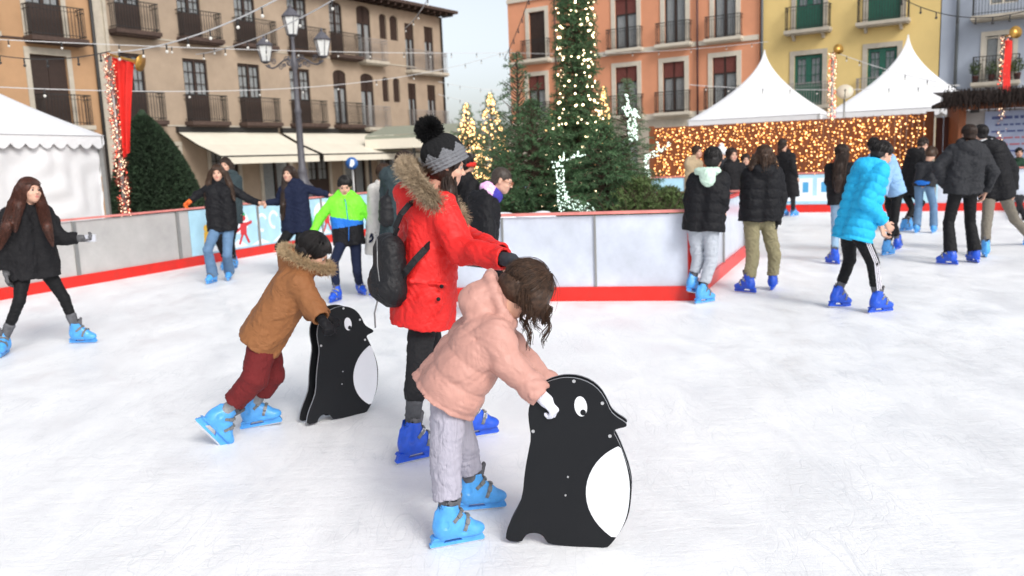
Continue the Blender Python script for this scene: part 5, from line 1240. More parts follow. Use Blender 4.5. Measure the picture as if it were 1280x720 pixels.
        if Hh.get('drape'):
            K2 = 9; ext = []
            for i in range(len(Pl)):
                if abs(az[i]) > 2.0: ext.append(np.repeat(Pl[i, -1:], K2, 0)); continue
                u = np.linspace(.12, 1, K2)[:, None]; Ld = Hh['drape'] * g.uniform(.35, 1.1); side_ = (Pl[i, -1] - Pl[i, -3]); side_ = side_ / (np.linalg.norm(side_) + 1e-9)
                ext.append(Pl[i, -1] + side_ * Ld * .45 * u * (1 - .5 * u) + np.array([0, 0, -1.]) * Ld * u ** 1.3 + np.array([g.normal(0, .004), g.normal(0, .004), 0]) * u)
            Pl = np.concatenate([Pl, np.array(ext)], 1)
        if len(Pl): V, F = strands_mesh(Pl, Hh['rad'], bool(Hh.get('drape'))); add_h.append((V, F))
        for ch in (chw if Hh['cs'] else []): V, F = strands_mesh(chain_strands(ch, Hh['cs'], g, wave=Hh.get('wave', .004)), Hh['rad']); add_h.append((V, F))
        off = 0; VV, FF = [], []
        for V, F in add_h: VV.append(V); FF.append(F + off); off += len(V)
        add('hair', np.concatenate(VV), np.concatenate(FF), Hh['m'])
    if extra: extra(info)
    return info
# ---- girl in pink with the near penguin
C_PINK = cloth('pink puffer', (.50, .262, .215), .55, bs=90, bump=.12, var=.05, fold=.25); C_LILAC = cloth('pale lilac cord', (.36, .345, .41), .85, var=.10, bs=60, stretch=(3, 3, .6)); G_WHITE = cloth('white knit', (.75, .76, .85), .85, bs=120, bump=.5)
def pink_extra(I):
    g = I['g']; hc, HR, L = I['hc'], I['HR'], I['L']
    # curly loose locks hanging before the face
    base = np.array([V3(at((664, 682, 674, 684, 660)[k % 5] + g.uniform(-2, 2), 380, 3.47)) for k in range(110)]); P = []
    for k, p in enumerate(base):
        ex, ey = ((664, 432), (680, 428), (672, 410), (682, 400), (656, 412))[k % 5]; e = V3(at(ex + g.normal() * 2, ey + g.normal() * 4, 3.46)); t = np.linspace(0, 1, 22)[:, None]; ph = k % 5 * 1.3
        P.append(p * (1 - t) + e * t + np.hstack([np.sin(t * 11 + ph) * .009, np.cos(t * 11 + ph) * .008, 0 * t]) * t ** .5 + g.normal(0, .0028, 3) * (t ** .5) + np.array([.016, 0, 0]) * np.sin(t * math.pi) * (1 if (k % 5) % 2 else -1))
    fl, _ = scalp_lines(hc, HR, I['hk'], 130, g, off=.030, messy=.022, K=12); P2 = [p for p in fl]
    V2, F2 = strands_mesh(np.array(P2), .0012); I['add']('flyaway_hair', V2, F2, H_BROWN)
    V, F = strands_mesh(np.array(P), .0026); o = I['add']('loose_lock', V, F, H_BROWN)
    w = V3(at(680, 508, 3.33)); s = SDF(w - .06, w + .06, .004); s.cap(w, w + [.018, 0, -.006], .010, .009, .004); I['add']('glove_print', *s.mesh(), C_NAVY)
def pink_hood(c, I):
    s = I['s']; hc = I['hc']; nc = I['nc']
    A = V3(at(600, 362, 3.50)); B_ = V3(at(612, 395, 3.50)); c.ell(V3(at(608, 375, 3.52)), (.10, .125, .085), axes(60, 0, 0), .05)
    c.ring(V3(at(626, 374, 3.52)), V3(at(640, 404, 3.50)) - V3(at(626, 374, 3.52)), np.array([0, .10, .02]), .020, .02, n=14)
C_ = dict(m=C_PINK, r=.150, rb=.168, sep=.078, hem=.07, sl=(.088, .078, .066), wr=.0080, wl=.19, fine=.32, q=(.010, .10), hood=False, collar=.05, sharp=True, bend=True, cuffext=.0, pre=pink_hood, vox=.0065)
person('girl in pink jacket and pale lilac trousers leaning on the near penguin skating aid', 75,
       (655, 366, .02), (622, 402, 0), (558, 480, .02), [(596, 638), (566, 682)], [(689, 484, .02), (676, 494, -.05)],
       el=[(655, 455, .0), (633, 452, -.02)], kn=[(579, 556, .0), (557, 575, -.02)], s=.84, Y=3.50, hyaw=80, hp=-62, fy=(82, 72), syaw=85,
       coat=C_, trousers=dict(m=C_LILAC, th=.100, kn=.078, hem=.072, cuff=.11, wr=.007, sock=M_liner), hair=dict(m=H_BROWN, kind='puff', n=2600, rad=.0030, drape=.075, cs=0, chains=[[(655, 358, .0, .075), (668, 374, -.01, .070), (674, 388, -.01, .05)]]), glove=(G_WHITE, G_WHITE), vox=.006, hk=1.02, curl=1.15, palm=((0, .3, -1), (.2, .3, -1)), extra=pink_extra)

# ---- child in brown coat with the far penguin
C_TAN = cloth('tan parka', (.25, .100, .034), .75, bs=120, bump=.15, var=.06); C_MAROON = cloth('dark red fleece', (.13, .009, .010), .85, bs=120); M_furt = mat('tan fur', (.50, .37, .22), .9, var=.5, vs=60); M_furb = mat('brown grey fur', (.44, .34, .23), .9, var=.6, vs=60)
def tan_extra(I):
    g = I['g']; c0 = V3(at(386, 330, 4.98)); a = V3(at(412, 336, 4.92)) - c0; rim = []
    u1 = V3(at(354, 312, 4.95)) - V3(at(383, 322, 4.95)); P, Dd = [], []
    for t in np.linspace(0, 2 * math.pi, 40): v = c0 + np.array([0, .125, .01]) * math.cos(t) + (V3(at(410, 338, 4.95)) - V3(at(356, 312, 4.95))) * .5 * math.sin(t) + np.array([0, 0, .02]); P.append(v); Dd.append(nrm(v - c0 + np.array([-.05, 0, .12])))
    c1 = V3(at(383, 324, 4.95)); hv = (V3(at(409, 335, 4.95)) - V3(at(356, 311, 4.95))) * .5; P = [c1 + np.array([0, .12, 0]) * math.cos(t) + hv * math.sin(t) for t in np.linspace(0, 2 * math.pi, 40)]; Dd = [nrm((p - c1) + np.array([.02, -.03, .06])) for p in P]
    V, F = fur(P, Dd, 5200, .050, .0022, g); I['add']('fur_trim', V, F, M_furt)
def tan_hood(c, I):
    c.ell(V3(at(373, 328, 4.97)), (.115, .125, .085), axes(70, -20, 0), .05)
    c1 = V3(at(381, 328, 4.95)); hv = (V3(at(409, 337, 4.95)) - V3(at(354, 314, 4.95))) * .47; c.ring(c1, np.array([0, .115, 0]), hv, .024, .03, n=16)
person('child in tan coat with fur hood and dark red trousers pushing the far penguin', 72,
       (392, 316, 0), (375, 345, 0), (330, 418, 0), [(323, 534), (258, 542, 4.75)], [(408, 396, .02), (403, 400, -.10)],
       el=[(392, 388, .06), (392, 385, -.04)], kn=[(340, 468, .02), (318, 474, -.05)], s=.80, Y=4.95, hyaw=80, hp=-40, fy=(80, 60), fp=(6, -54), skf=1.14, 
       coat=dict(m=C_TAN, r=.150, rb=.165, sep=.080, hem=.08, sl=(.095, .082, .066), wr=.010, wl=.2, hood=False, collar=.03, pre=tan_hood, vox=.007), trousers=dict(m=C_MAROON, th=.115, kn=.095, hem=.080, cuff=.15, wr=.008, sock=cloth('grey sock', (.30, .30, .31))),
       hair=dict(m=H_BLACK, kind='long', n=500, rad=.003, cs=0), glove=(C_BLACK, C_BLACK), vox=.007, hk=1.0, curl=1.2, palm=((0, .3, -1), (0, .3, -1)), extra=tan_extra)

# ---- woman in red parka with bobble hat
C_RED = cloth('red parka', (.66, .014, .012), .6, bs=120, bump=.15, var=.05); M_knit = cloth('black knit', (.012, .012, .013), .95, bs=70, bump=.6); M_knitg = cloth('grey knit', (.17, .175, .19), .95, bs=70, bump=.7, var=.25); G_DGREY = cloth('dark grey glove', (.035, .038, .045), .8)
def red_extra(I):
    g = I['g']; hc, HR, k_ = I['hc'], I['HR'], I['hk']
    # hat: knitted shell with a zigzag between the black crown and the grey brim
    tilt = axes(I['hy'] if 'hy' in I else 78, 12, 4); c = hc + HR[:, 2] * .040 - HR[:, 1] * .022; n, m = 96, 40; V, F, MI = [], [], []
    U = nrm(HR[:, 2] * .80 - HR[:, 1] * .60); Fo = nrm(HR[:, 1] - U * (HR[:, 1] @ U)); Rr = np.cross(Fo, U)
    for i in range(m + 1):
        h = -.040 + .185 * i / m; u = max(0, (h + .0) / .145); r = (1 - u ** 2.6) ** .5 if u < 1 else 0; r = max(r, .02); r *= (1.0 + .03 * math.sin(i * 1.57)) if h < .03 else 1
        for j in range(n):
            a = 2 * math.pi * j / n; rib = 1 + .012 * math.cos(j * math.pi / 2) ; V.append(c + (Rr * math.cos(a) * .093 + Fo * math.sin(a) * .108) * r * rib * k_ * 1.14 + U * (h * .92 - .012) * k_ * 1.08)
    for i in range(m):
        for j in range(n):
            F.append((i * n + j, i * n + (j + 1) % n, (i + 1) * n + (j + 1) % n, (i + 1) * n + j)); zz = abs(((j + .5) % 12) / 12 - .5) * 2; MI.append(1 if i < 14 + zz * 9 else 0)
    F.append(tuple(m * n + j for j in range(n))); MI.append(0)
    hat = I['add']('bobble_hat', V, F, [M_knit, M_knitg], None, MI)
    pc_ = c + U * .165 * k_ - Fo * .01; D = g.normal(size=(3000, 3)); D /= np.linalg.norm(D, axis=1, keepdims=True); A = pc_ + D * .02; L_ = g.uniform(.038, .062, (3000, 1)); V, F = tubes(np.stack([A, A + D * L_ * .6, A + D * L_ + g.normal(0, .004, (3000, 3))], 1), np.array([.003, .0028, .0015])[None], 3); mb = MB(); mb.ball(tuple(pc_), .046, 14, 10); F2 = [tuple(f) for f in F] + [tuple(q + len(V) for q in f) for f in mb.F]; I['add']('pom_pom', np.concatenate([V, np.array(mb.V)]), F2, M_knit, hat)
    # fur ruff of the hood lying on the shoulders
    P, Dd = [], []; c1 = V3(at(541, 240, 4.55)); hv = (V3(at(567, 268, 4.50)) - V3(at(517, 214, 4.55))) * .5; dv = np.array([0.02, .13, -.01])
    for t in np.linspace(0, 2 * math.pi, 50): p = c1 + hv * math.sin(t) + dv * math.cos(t); P.append(p); Dd.append(nrm((p - c1) * .8 + np.array([-.01, -.04, -.015])))
    s = SDF(c1 - .35, c1 + .35, .009)
    for a, b_ in zip(P[:-1], P[1:]): s.cap(a, b_, .038, .038, .01)
    I['add']('fur_base', *s.mesh(), M_furb); P = [p + .03 * d for p, d in zip(P, Dd)]
    V, F = fur(P, Dd, 12000, .075, .0020, g, spread=.6); I['add']('fur_trim', V, F, M_furb)
    V, F = fur(P, [nrm(d * .4 + np.array([0, 0, .9])) for d in Dd], 6000, .075, .0020, g, spread=.5); I['add']('fur_trim', V, F, M_furb)
    # long hair strands in front of the shoulder already in hair; pocket flap, button, straps
    mb = MB(); 
    for (px, py) in ((552, 358), (548, 374)): mb = MB(); q = V3(at(px, py, 4.335)); mb.ball(tuple(q), (.011, .006, .011), 10, 6); part(mb, 'button', C_BLACK, I['root'], True)
def red_pre(c, I):
    c.ell(V3(at(522, 246, 4.58)), (.10, .14, .09), axes(80, -20, 0), .05); c.ell(V3(at(511, 262, 4.58)), (.06, .10, .06), k=.04)
    # pocket
    c.ell(V3(at(536, 378, 4.37)), (.075, .02, .085), k=.012); c.cap(V3(at(514, 352, 4.37)), V3(at(556, 356, 4.36)), .012, k=.006)
RED = person('woman in red parka and black and grey bobble hat reaching over the girl in pink', 78,
       (558, 207, -.02), (538, 250, 0), (530, 370, 0), [(590, 547), (520, 576)], [(627, 317, -.35), (632, 324, -.35)],
       el=[(585, 300, .05), (576, 312, -.13)], kn=[(542, 455, .05), (519, 488, -.03)], s=1.0, Y=4.60, hyaw=76, hp=-14, fy=(70, 60), syaw=66,
       coat=dict(m=C_RED, r=.140, rb=.175, sep=.082, hem=.15, sl=(.092, .074, .058), wr=.010, wl=.22, hood=False, collar=.04, pre=red_pre, vox=.0075), trousers=dict(m=cloth('black jeans', (.018, .018, .020)), th=.084, kn=.060, hem=.052, cuff=.20, sock=cloth('grey marl sock', (.07, .072, .08), var=.4)),
       hair=dict(m=H_DARK, kind='long', n=200, rad=.003, cs=220, chains=[[(561, 215, -.02, .05), (560, 240, -.08, .05), (566, 262, -.12, .045), (574, 288, -.16, .035)]]), skcol='dark', glove=(G_DGREY, G_DGREY), vox=.0065, curl=.35, palm=((0, 0, -1), (0, 0, -1)), extra=red_extra)
# backpack on her back
p0 = V3(at(488, 338, 4.46)); g = np.random.default_rng(77); s_ = SDF(p0 - .3, p0 + .35, .007)
ctr = V3(at(489, 334, 4.48)); R3 = axes(78, 0, 0)
def bl(x, y, z): return ctr + R3 @ np.array([x, y, z])
s_.cap(bl(-.03, 0, -.10), bl(-.02, -.01, .09), .115, .090, .05, n=R3[:, 1], fl=.85); s_.cap(bl(.05, 0, -.10), bl(.04, 0, .09), .105, .085, .06, n=R3[:, 1], fl=.85); s_.ell(bl(.0, -.085, -.08), (.10, .045, .085), R3, .025); s_.ell(bl(.115, -.02, -.10), (.045, .07, .065), R3, .015); s_.ell(bl(.11, -.01, -.12), (.035, .05, .07), R3, .015); s_.ell(bl(-.11, -.01, -.12), (.035, .05, .07), R3, .015)
s_.wrinkle(.006, .09, 5, sharp=True); V, F = s_.mesh(); M_bag = cloth('black nylon', (.016, .016, .018), .5, bs=200)
bag = mesh_obj('backpack', V, F, M_bag, None, None, True, p0); bag.location = p0; TH[bag.name] = Vector(p0); tag(bag, 'black backpack on the back of the woman in the red parka', 'backpack')
mb = MB(); 
def strap(pts, w_=.036, t_=.008):
    for a, b_ in zip(pts[:-1], pts[1:]): mb.bar(a, b_, t_, w_)
strap([tuple(V3(at(x, y, d))) for x, y, d in ((497, 352, 4.40), (507, 340, 4.36), (519, 325, 4.345), (532, 311, 4.36), (541, 302, 4.40))]); mb.build('lower_strap', M_bag, bag, origin=Vector(p0))
mb = MB(); strap([tuple(V3(at(x, y, d))) for x, y, d in ((492, 305, 4.46), (494, 285, 4.42), (501, 268, 4.40), (512, 255, 4.42), (520, 252, 4.5))], .030); mb.build('shoulder_strap', M_bag, bag, origin=Vector(p0))
mb = MB(); mb.tube([bl(.158, -.075 + .0, -.05), bl(.148, -.08, .03), bl(.120, -.075, .10), bl(.07, -.07, .155), bl(.0, -.07, .175)], .003, 5); mb.build('zip', M_buck, bag, origin=Vector(p0)); mb = MB(); mb.tube([bl(.11, -.09, -.16), bl(.13, -.11, -.22), bl(.12, -.11, -.30)], .005, 5); mb.build('cord', M_buck, bag, origin=Vector(p0))
mb = MB(); mb.tube([bl(.02, .03, .17), bl(.02, .05, .205), bl(-.02, .05, .205), bl(-.02, .03, .17)], .007, 6); mb.build('carry_loop', M_bag, bag, origin=Vector(p0))

# ================================================================== PENGUIN SKATING AIDS
PENG = [(695, 475), (706, 473), (722, 474), (738, 480), (750, 490), (758, 503), (763, 515), (770, 522), (780, 528), (784, 532), (782, 535), (772, 537), (766, 540), (773, 553), (780, 570), (787, 590), (790, 607), (789, 625), (786, 645), (778, 662), (768, 676), (763, 682), (758, 686), (740, 685), (712, 684), (686, 681), (682, 676), (678, 670), (670, 667), (660, 668), (655, 673), (652, 679), (632, 677), (633, 665), (638, 652), (646, 638), (653, 622), (656, 590), (660, 568), (664, 548), (661, 530), (660, 515), (664, 500), (672, 487), (683, 479)]
def smooth_closed(P, it=1):
    for _ in range(it): P = [q for i in range(len(P)) for q in ((.75 * P[i][0] + .25 * P[(i + 1) % len(P)][0], .75 * P[i][1] + .25 * P[(i + 1) % len(P)][1]), (.25 * P[i][0] + .75 * P[(i + 1) % len(P)][0], .25 * P[i][1] + .75 * P[(i + 1) % len(P)][1]))]
    return P
M_pblack = mat('black board', (.006, .0065, .008), .5, spec=.2, var=.5, vs=3, bump=.06, bs=40, dirt=(.011, .012, .014)); M_pwhite = mat('white board', (.78, .79, .83), .35, var=.03, vs=3); M_pedge = mat('board edge grey', (.26, .27, .29), .5, var=.1); M_bolt = mat('bolt', (.55, .55, .56), .3, metal=.7, var=.1)
fP = frame2(tuple(G(695, 683))[:2] + (0,), (.985, -.17))
PLOC = [onpl(fP, x, y) for x, y in PENG]; zmin = min(p[1] for p in PLOC); PLOC = [(a, b_ - zmin + .002) for a, b_ in PLOC]
PO = lambda x, y: (lambda q: (q[0], q[1] - zmin + .002))(onpl(fP, x, y))
def arc_pts(cx, cy, rx, ry, rot, n=26):
    return [(cx + rx * math.cos(t) * math.cos(rot) - ry * math.sin(t) * math.sin(rot), cy + rx * math.cos(t) * math.sin(rot) + ry * math.sin(t) * math.cos(rot)) for t in np.linspace(0, 2 * math.pi, n, endpoint=False)]
BELLY = [PO(x, y) for x, y in ((775, 558), (766, 562), (754, 570), (743, 582), (735, 598), (732, 614), (734, 632), (741, 648), (752, 662), (768, 675), (776, 664), (783, 648), (786.5, 630), (787.5, 608), (785, 590), (780, 572))]
def penguin(O, d, label, gap=.11, lean=0):
    f = frame2(O, d); r = thing('penguin_skating_aid', f(0, 0, 0), label, 'skating aid', 'penguin skating aids'); pts = smooth_closed(PLOC)[::-1]
    ar = sum(pts[i][0] * pts[(i + 1) % len(pts)][1] - pts[(i + 1) % len(pts)][0] * pts[i][1] for i in range(len(pts)))
    if ar < 0: pts = pts[::-1]
    for k, o in enumerate((0, -gap)):
        P = [f(a, o, z) for a, z in pts] + [f(a, o - .012, z) for a, z in pts]; n = len(pts)
        F = [tuple(range(n)), tuple(range(2 * n - 1, n - 1, -1))] + [(i, n + i, n + (i + 1) % n, (i + 1) % n) for i in range(n)]
        o_ = mesh_obj('side_board', P, F, [M_pblack, M_pedge], r, [0, 0] + [1] * n, False, TH[r.name])
        sg = 1 if k == 0 else -1; face = o if k == 0 else o - .012
        bp_ = smooth_closed(BELLY); fr = lambda a, b_, dd: f(a, face + sg * dd, b_)
        mb = MB(); mb.poly_prism(bp_, fr, .0, .0025); mb.build('belly_panel', M_pwhite, o_, origin=TH[r.name])
        cx, cz = PO(726, 509); mb = MB(); mb.poly_prism(arc_pts(cx, cz, .0255, .042, .10), fr, .0, .0025); ey = mb.build('eye_panel', M_pwhite, o_, origin=TH[r.name])
        cx, cz = PO(729, 516.5); mb = MB(); mb.poly_prism(arc_pts(cx, cz, .0115, .0125, 0, 16), fr, .0026, .004); mb.build('pupil', M_pblack, o_, origin=TH[r.name])
        for x, y, R_b in ((717.5, 477.5, .007), (753, 505, .007), (666.5, 540, .007), (762.5, 546, .007), (710, 597, .004), (707, 620, .004)): mb = MB(); cx, cz = PO(x, y); mb.poly_prism(arc_pts(cx, cz, R_b, R_b, 0, 12), fr, .0, .004); mb.build('bolt', M_bolt, o_, origin=TH[r.name])
    mb = MB()
    for x, y in ((700, 597), (750, 640), (700, 655)): a, z = PO(x, y); mb.tube([f(a, -.013, z), f(a, -gap + .001, z)], .014, 8)
    part(mb, 'spacer', M_pedge, r, True)
    mb = MB(); a, z = PO(684, 500); mb.tube([f(a, .10 * 0 + -.0125, z), f(a, -gap + .001, z)], .014, 10); a, z = PO(686, 500)
    part(mb, 'handle', M_pedge, r, True)
penguin(fP.O, fP.d, 'black and white penguin skating aid under the hands of the girl in pink', .05)
dd2 = Vector((.77, .64, 0)).normalized(); o2 = G(385, 534) + dd2 * .207; penguin((o2.x, o2.y, 0), (dd2.x, dd2.y), 'black and white penguin skating aid pushed by the child in the tan coat', .10)
# ================================================================== THE OTHER SKATERS
C_GREEN = cloth('lime green', (.20, .80, .035), .6, var=.04); C_ROYAL = cloth('royal blue', (.01, .16, .62), .6); C_CYAN = cloth('cyan puffer', (.015, .42, .74), .75, bs=90, bump=.1, var=.05)
C_CREAM = cloth('pale grey coat', (.55, .53, .50)); C_TEAL = cloth('dark teal', (.035, .052, .058)); C_KHAKI = cloth('khaki', (.26, .23, .13)); C_KHAKI2 = cloth('grey khaki', (.17, .15, .12)); C_GREYP = cloth('grey sweat', (.42, .45, .50))
C_MINT = cloth('mint fleece', (.55, .72, .60)); C_BEIGE = cloth('beige jacket', (.42, .32, .20)); C_PALEB = cloth('pale blue padded', (.28, .48, .74)); C_ORANGE = mat('orange wool', (.85, .16, .03), .85, bump=.5); C_STRIPE = mat('white stripe', (.72, .70, .76), .7)
C_WHITE = cloth('white fleece', (.75, .76, .78)); C_WINE = cloth('wine scarf', (.30, .02, .05)); C_PINKS = mat('pink scarf', (.75, .20, .50), .8, bump=.4, var=.5, vs=30, dirt=(.75, .72, .85)); C_NAVYS = cloth('purple blue snood', (.05, .04, .36))
M_glassf = mat('spectacle frame', (.30, .10, .04), .4)
GR = 'skaters on the rink'
def P_(label, *a, **k): k.setdefault('group', GR); return person(label, *a, **k)

# 1 woman with long auburn hair, far left
def phone(I):
    w = I['wri'][0]; c = w + I['hd'][0] * .12; b0 = Vector(c); mb = MB(); fr = lambda x, y, z: tuple(c + np.array([x, y * .9 + z * .1, z]))
    mb.box((-.055, -.045, -.030), (.055, -.036, .042), fr); o = mb.build('phone', [M_bucks], None, origin=b0); o.location = b0; tag(o, 'small pale phone in the gloved hand of the auburn haired woman', 'phone')
    mb = MB(); mb.ball((-.02, -.047, .02), .008, 8, 6); q = MB(); q.box((-.046, -.0475, -.024), (.046, -.0455, .036), lambda x, y, z: (x, y * .9 + z * .1, z)); q.build('screen', mat('phone screen', (.55, .56, .62), .15, var=0), o)
P_('woman with very long auburn hair and black coat gliding along the left barrier', 128, (38, 239, 0), (33, 262), (42, 334), [(102, 429), (6, 444)], [(98, 298, .05), (8, 338, -.05)], el=[(76, 298, .0), (2, 305, -.08)], kn=[(80, 372), (24, 376, -.05)], s=.97, hyaw=115, hp=4, hr=-4, fy=(95, 165), fp=(0, 0), fr_=(10, 0),
   coat=dict(m=C_BLACK2, r=.135, rb=.150, hem=.10, sl=(.078, .066, .056), wr=.012, wl=.18, q=(.006, .16)), trousers=dict(m=C_LEG, th=.080, kn=.052, hem=.043), glove=(cloth('grey black glove', (.09, .09, .095), var=.8), MATS['cloth grey black glove']), vox=.0075,
   hair=dict(m=H_AUBURN, kind='long', n=500, rad=.003, cs=260, wave=.006, chains=[[(28, 235, .04, .06), (19, 256, -.12, .060), (9, 282, -.26, .05), (0, 312, -.31, .012)], [(31, 230, .02, .05), (24, 256, -.14, .045), (19, 290, -.30, .012)], [(46, 236, .09, .04), (52, 256, .0, .05), (59, 284, -.16, .045), (66, 308, -.19, .012)]]), curl=(.9, .4), palm=((0, -.6, .6), (1, 0, 0)), extra=phone)
# 2 girl in blue jeans with orange glove
P_('girl in black bomber jacket, blue jeans and one orange glove', 176, (272, 217), (274, 233), (278, 284), [(287, 350), (266, 354)], [(325, 254, .0), (238, 251, -.05)], el=[(310, 249, .05), (246, 244, .0)], s=.97, hyaw=172, hr=2, fy=(170, 190),
   coat=dict(m=C_BLACK, r=.135, rb=.138, hem=.05, sl=(.070, .058, .048), wr=.012), trousers=dict(m=C_JEANS, th=.088, kn=.066, hem=.082, cuff=-.02), glove=(None, C_ORANGE), curl=.9,
   hair=dict(m=H_BROWN, kind='long', n=220, rad=.005, cs=90, chains=[[(264, 215, 0, .04), (261, 230, -.03, .05), (258, 250, -.07, .04)], [(281, 215, 0, .04), (287, 230, -.03, .05), (293, 250, -.07, .03)]]))
# 3 half hidden behind her
P_('dark haired girl half hidden behind the girl in jeans', 185, (282, 207), (285, 221), (287, 272), [(293, 336), (283, 337)], [(300, 268), (272, 268)], s=.97, hr=6, coat=dict(m=C_TEAL, r=.13), trousers=dict(m=C_LEG), hair=dict(m=H_DARK, kind='long', n=100, rad=.005, cs=60, chains=[[(289, 206, .02, .045), (291, 220, 0, .05), (293, 232, -.06, .04)]]))
# 4 girl in dark jacket
P_('girl in dark navy jacket with long brown hair, arms stretched to both sides', 188, (361, 218), (367, 233), (371, 286), [(379, 341), (360, 343)], [(412, 244, .05), (331, 254, -.05)], el=[(398, 240, .05), (348, 252, .0)], s=.97, hyaw=195, hp=6, hr=-4,
   coat=dict(m=C_NAVY, r=.14, rb=.16, hem=.05, sl=(.072, .060, .048)), trousers=dict(m=C_LEG, th=.09, kn=.066, hem=.06), curl=.9, hair=dict(m=H_DARK, kind='long', n=220, rad=.005, cs=110, chains=[[(356, 216, 0, .04), (356, 234, -.05, .055), (354, 256, -.12, .055), (353, 274, -.13, .04)], [(369, 217, .02, .04), (373, 232, .02, .04), (376, 244, .0, .02)]]))
# 5 boy in green
def green_fn(C, I):
    z = (C - I['pc']) @ I['up'] / I['s']; x = (C - I['pc']) @ I['Rs'] / I['s']; arm = np.minimum(np.linalg.norm(C - I['elb'][0], axis=1), np.linalg.norm(C - I['elb'][1], axis=1))
    def sd(a, b_): t = np.clip(((C - a) @ (b_ - a)) / ((b_ - a) @ (b_ - a)), 0, 1)[:, None]; return np.linalg.norm(C - a - t * (b_ - a), axis=1)
    side = np.zeros(len(C), bool)
    for i in (0, 1): side |= (sd(I['sh'][i], I['elb'][i]) < .088 * I['s']) | (sd(I['elb'][i], I['wri'][i]) < .088 * I['s'])
    m = np.zeros(len(C), int); low = (z < .30 + .20 * x) & ~side; m[low] = 1; m[(z < .19 - .10 * x) & ~side] = 2; return m
def green_zip(I):
    mb = MB(); P = [tuple(V3(at(x, y, 9.83))) for x, y in ((432, 252), (434, 268), (436, 285), (436, 301))]; mb.tube([tuple(I['nc'] + I['Fs'] * .02)] + P, .005, 5); part(mb, 'zip', C_ROYAL, I['root'], True)
P_('boy in lime green, blue and black jacket looking down at the ice', 182, (431, 233), (431, 248), (436, 300), [(452, 368), (421, 377)], [(465, 290, -.05), (391, 291, -.05)], el=[(463, 272, .03), (400, 272, .0)], s=.88, hyaw=172, hp=-18, fy=(150, 200), fr_=(6, 0),
   coat=dict(m=C_GREEN, fm=[C_ROYAL, C_BLACK], fn=green_fn, r=.135, rb=.140, hem=.06, sl=(.074, .064, .052), wr=.010), trousers=dict(m=C_NAVY, th=.085, kn=.062, hem=.056), skcol='dark', glove=(C_NAVY, C_NAVY), hair=dict(m=H_BLACK, kind='short', n=200, rad=.005), male=True, extra=green_zip, hk=1.05, vox=.0085)
# 6 woman in pale coat
P_('woman in long pale grey coat walking behind the boy in green', 108, (482, 217), (474, 232), (473, 288), [(480, 369), (472, 370)], [(484, 288, -.05), (470, 290, .0)], s=.95, hyaw=110, coat=dict(m=C_CREAM, r=.112, rb=.13, hem=.30, hood=False), trousers=dict(m=cloth('pale stripe trousers', (.42, .44, .58))), skcol='dark', hair=dict(m=H_BROWN, kind='short', n=120, rad=.005))
# 7 dark teal coat with backpack
P_('person in dark teal coat standing right behind the woman in red', 60, (508, 203), (494, 219), (493, 288), [(492, 378), (502, 377)], [(486, 284), (505, 284)], s=1.02, hyaw=60, coat=dict(m=C_TEAL, r=.14, rb=.14, hem=.08), trousers=dict(m=C_LEG), hair=dict(m=H_DARK, kind='long', n=120, rad=.005))
c = V3(at(484, 262, 9.6)); s_ = SDF(c - .35, c + .35, .012); s_.cap(c + [0, 0, -.10], c + [0, 0, .08], .105, .09, .03); s_.wrinkle(.01, .1, 9); V, F = s_.mesh(); o = mesh_obj('backpack', V, F, M_bag, None, None, True, c); o.location = c; tag(o, 'dark backpack on the person in the dark teal coat', 'backpack')
mb = MB(); mb.tube([(0, -.03, .15), (.05, -.01, .26), (.12, .02, .24)], .02, 6); mb.build('strap', M_bag, o)
# 8 boy with glasses
def specs(I):
    L, k = I['L'], I['hk']; mb = MB()
    for x in (-1, 1):
        mb.tube([tuple(L(x * .032 + .021 * math.cos(t), .098, .004 + .015 * math.sin(t))) for t in np.linspace(0, 2 * math.pi, 18)], .0034, 5); mb.tube([tuple(L(x * .053, .096, .008)), tuple(L(x * .080, .01, .010))], .0034, 5)
    mb.tube([tuple(L(-.011, .099, .008)), tuple(L(.011, .099, .008))], .002, 5); part(mb, 'glasses', M_glassf, I['root'], True)
    s = SDF(I['nc'] - .3, I['nc'] + .3, .009); a = I['nc'] + (I['hc'] - I['nc']) * .32; up = nrm(I['hc'] - I['nc']); u = nrm(np.cross(up, I['Rs'])); s.ring(a, I['Rs'] * .085, u * .085, .040, .02, n=18); s.ring(a + up * .04, I['Rs'] * .075, u * .08, .032, .02, n=18); s.wrinkle(.010, .05, 3, sharp=True); V, F = s.mesh(); C = V[F].mean(1); mi = ((C - a) @ nrm(I['HR'][:, 1]) > .045).astype(int)
    I['add']('scarf', V, F, [C_PINKS, C_NAVYS], None, mi)
P_('boy with glasses, cropped dark hair, pink patterned scarf and black coat leaning forward', 82, (628, 226, 0), (606, 249), (602, 303), [(602, 394), (614, 399)], [(624, 326, -.02), (628, 330, .02)], el=[(607, 300, .05), (611, 303, -.10)], s=.95, hyaw=100, hp=-22, Y=8.4,
   coat=dict(m=C_BLACK, r=.165, rb=.170, hem=.24, sl=(.088, .074, .060), wr=.012), trousers=dict(m=C_LEG), hair=dict(m=H_GREY, kind='crop', n=260, rad=.004), male=True, extra=specs, vox=.007, hk=1.08)
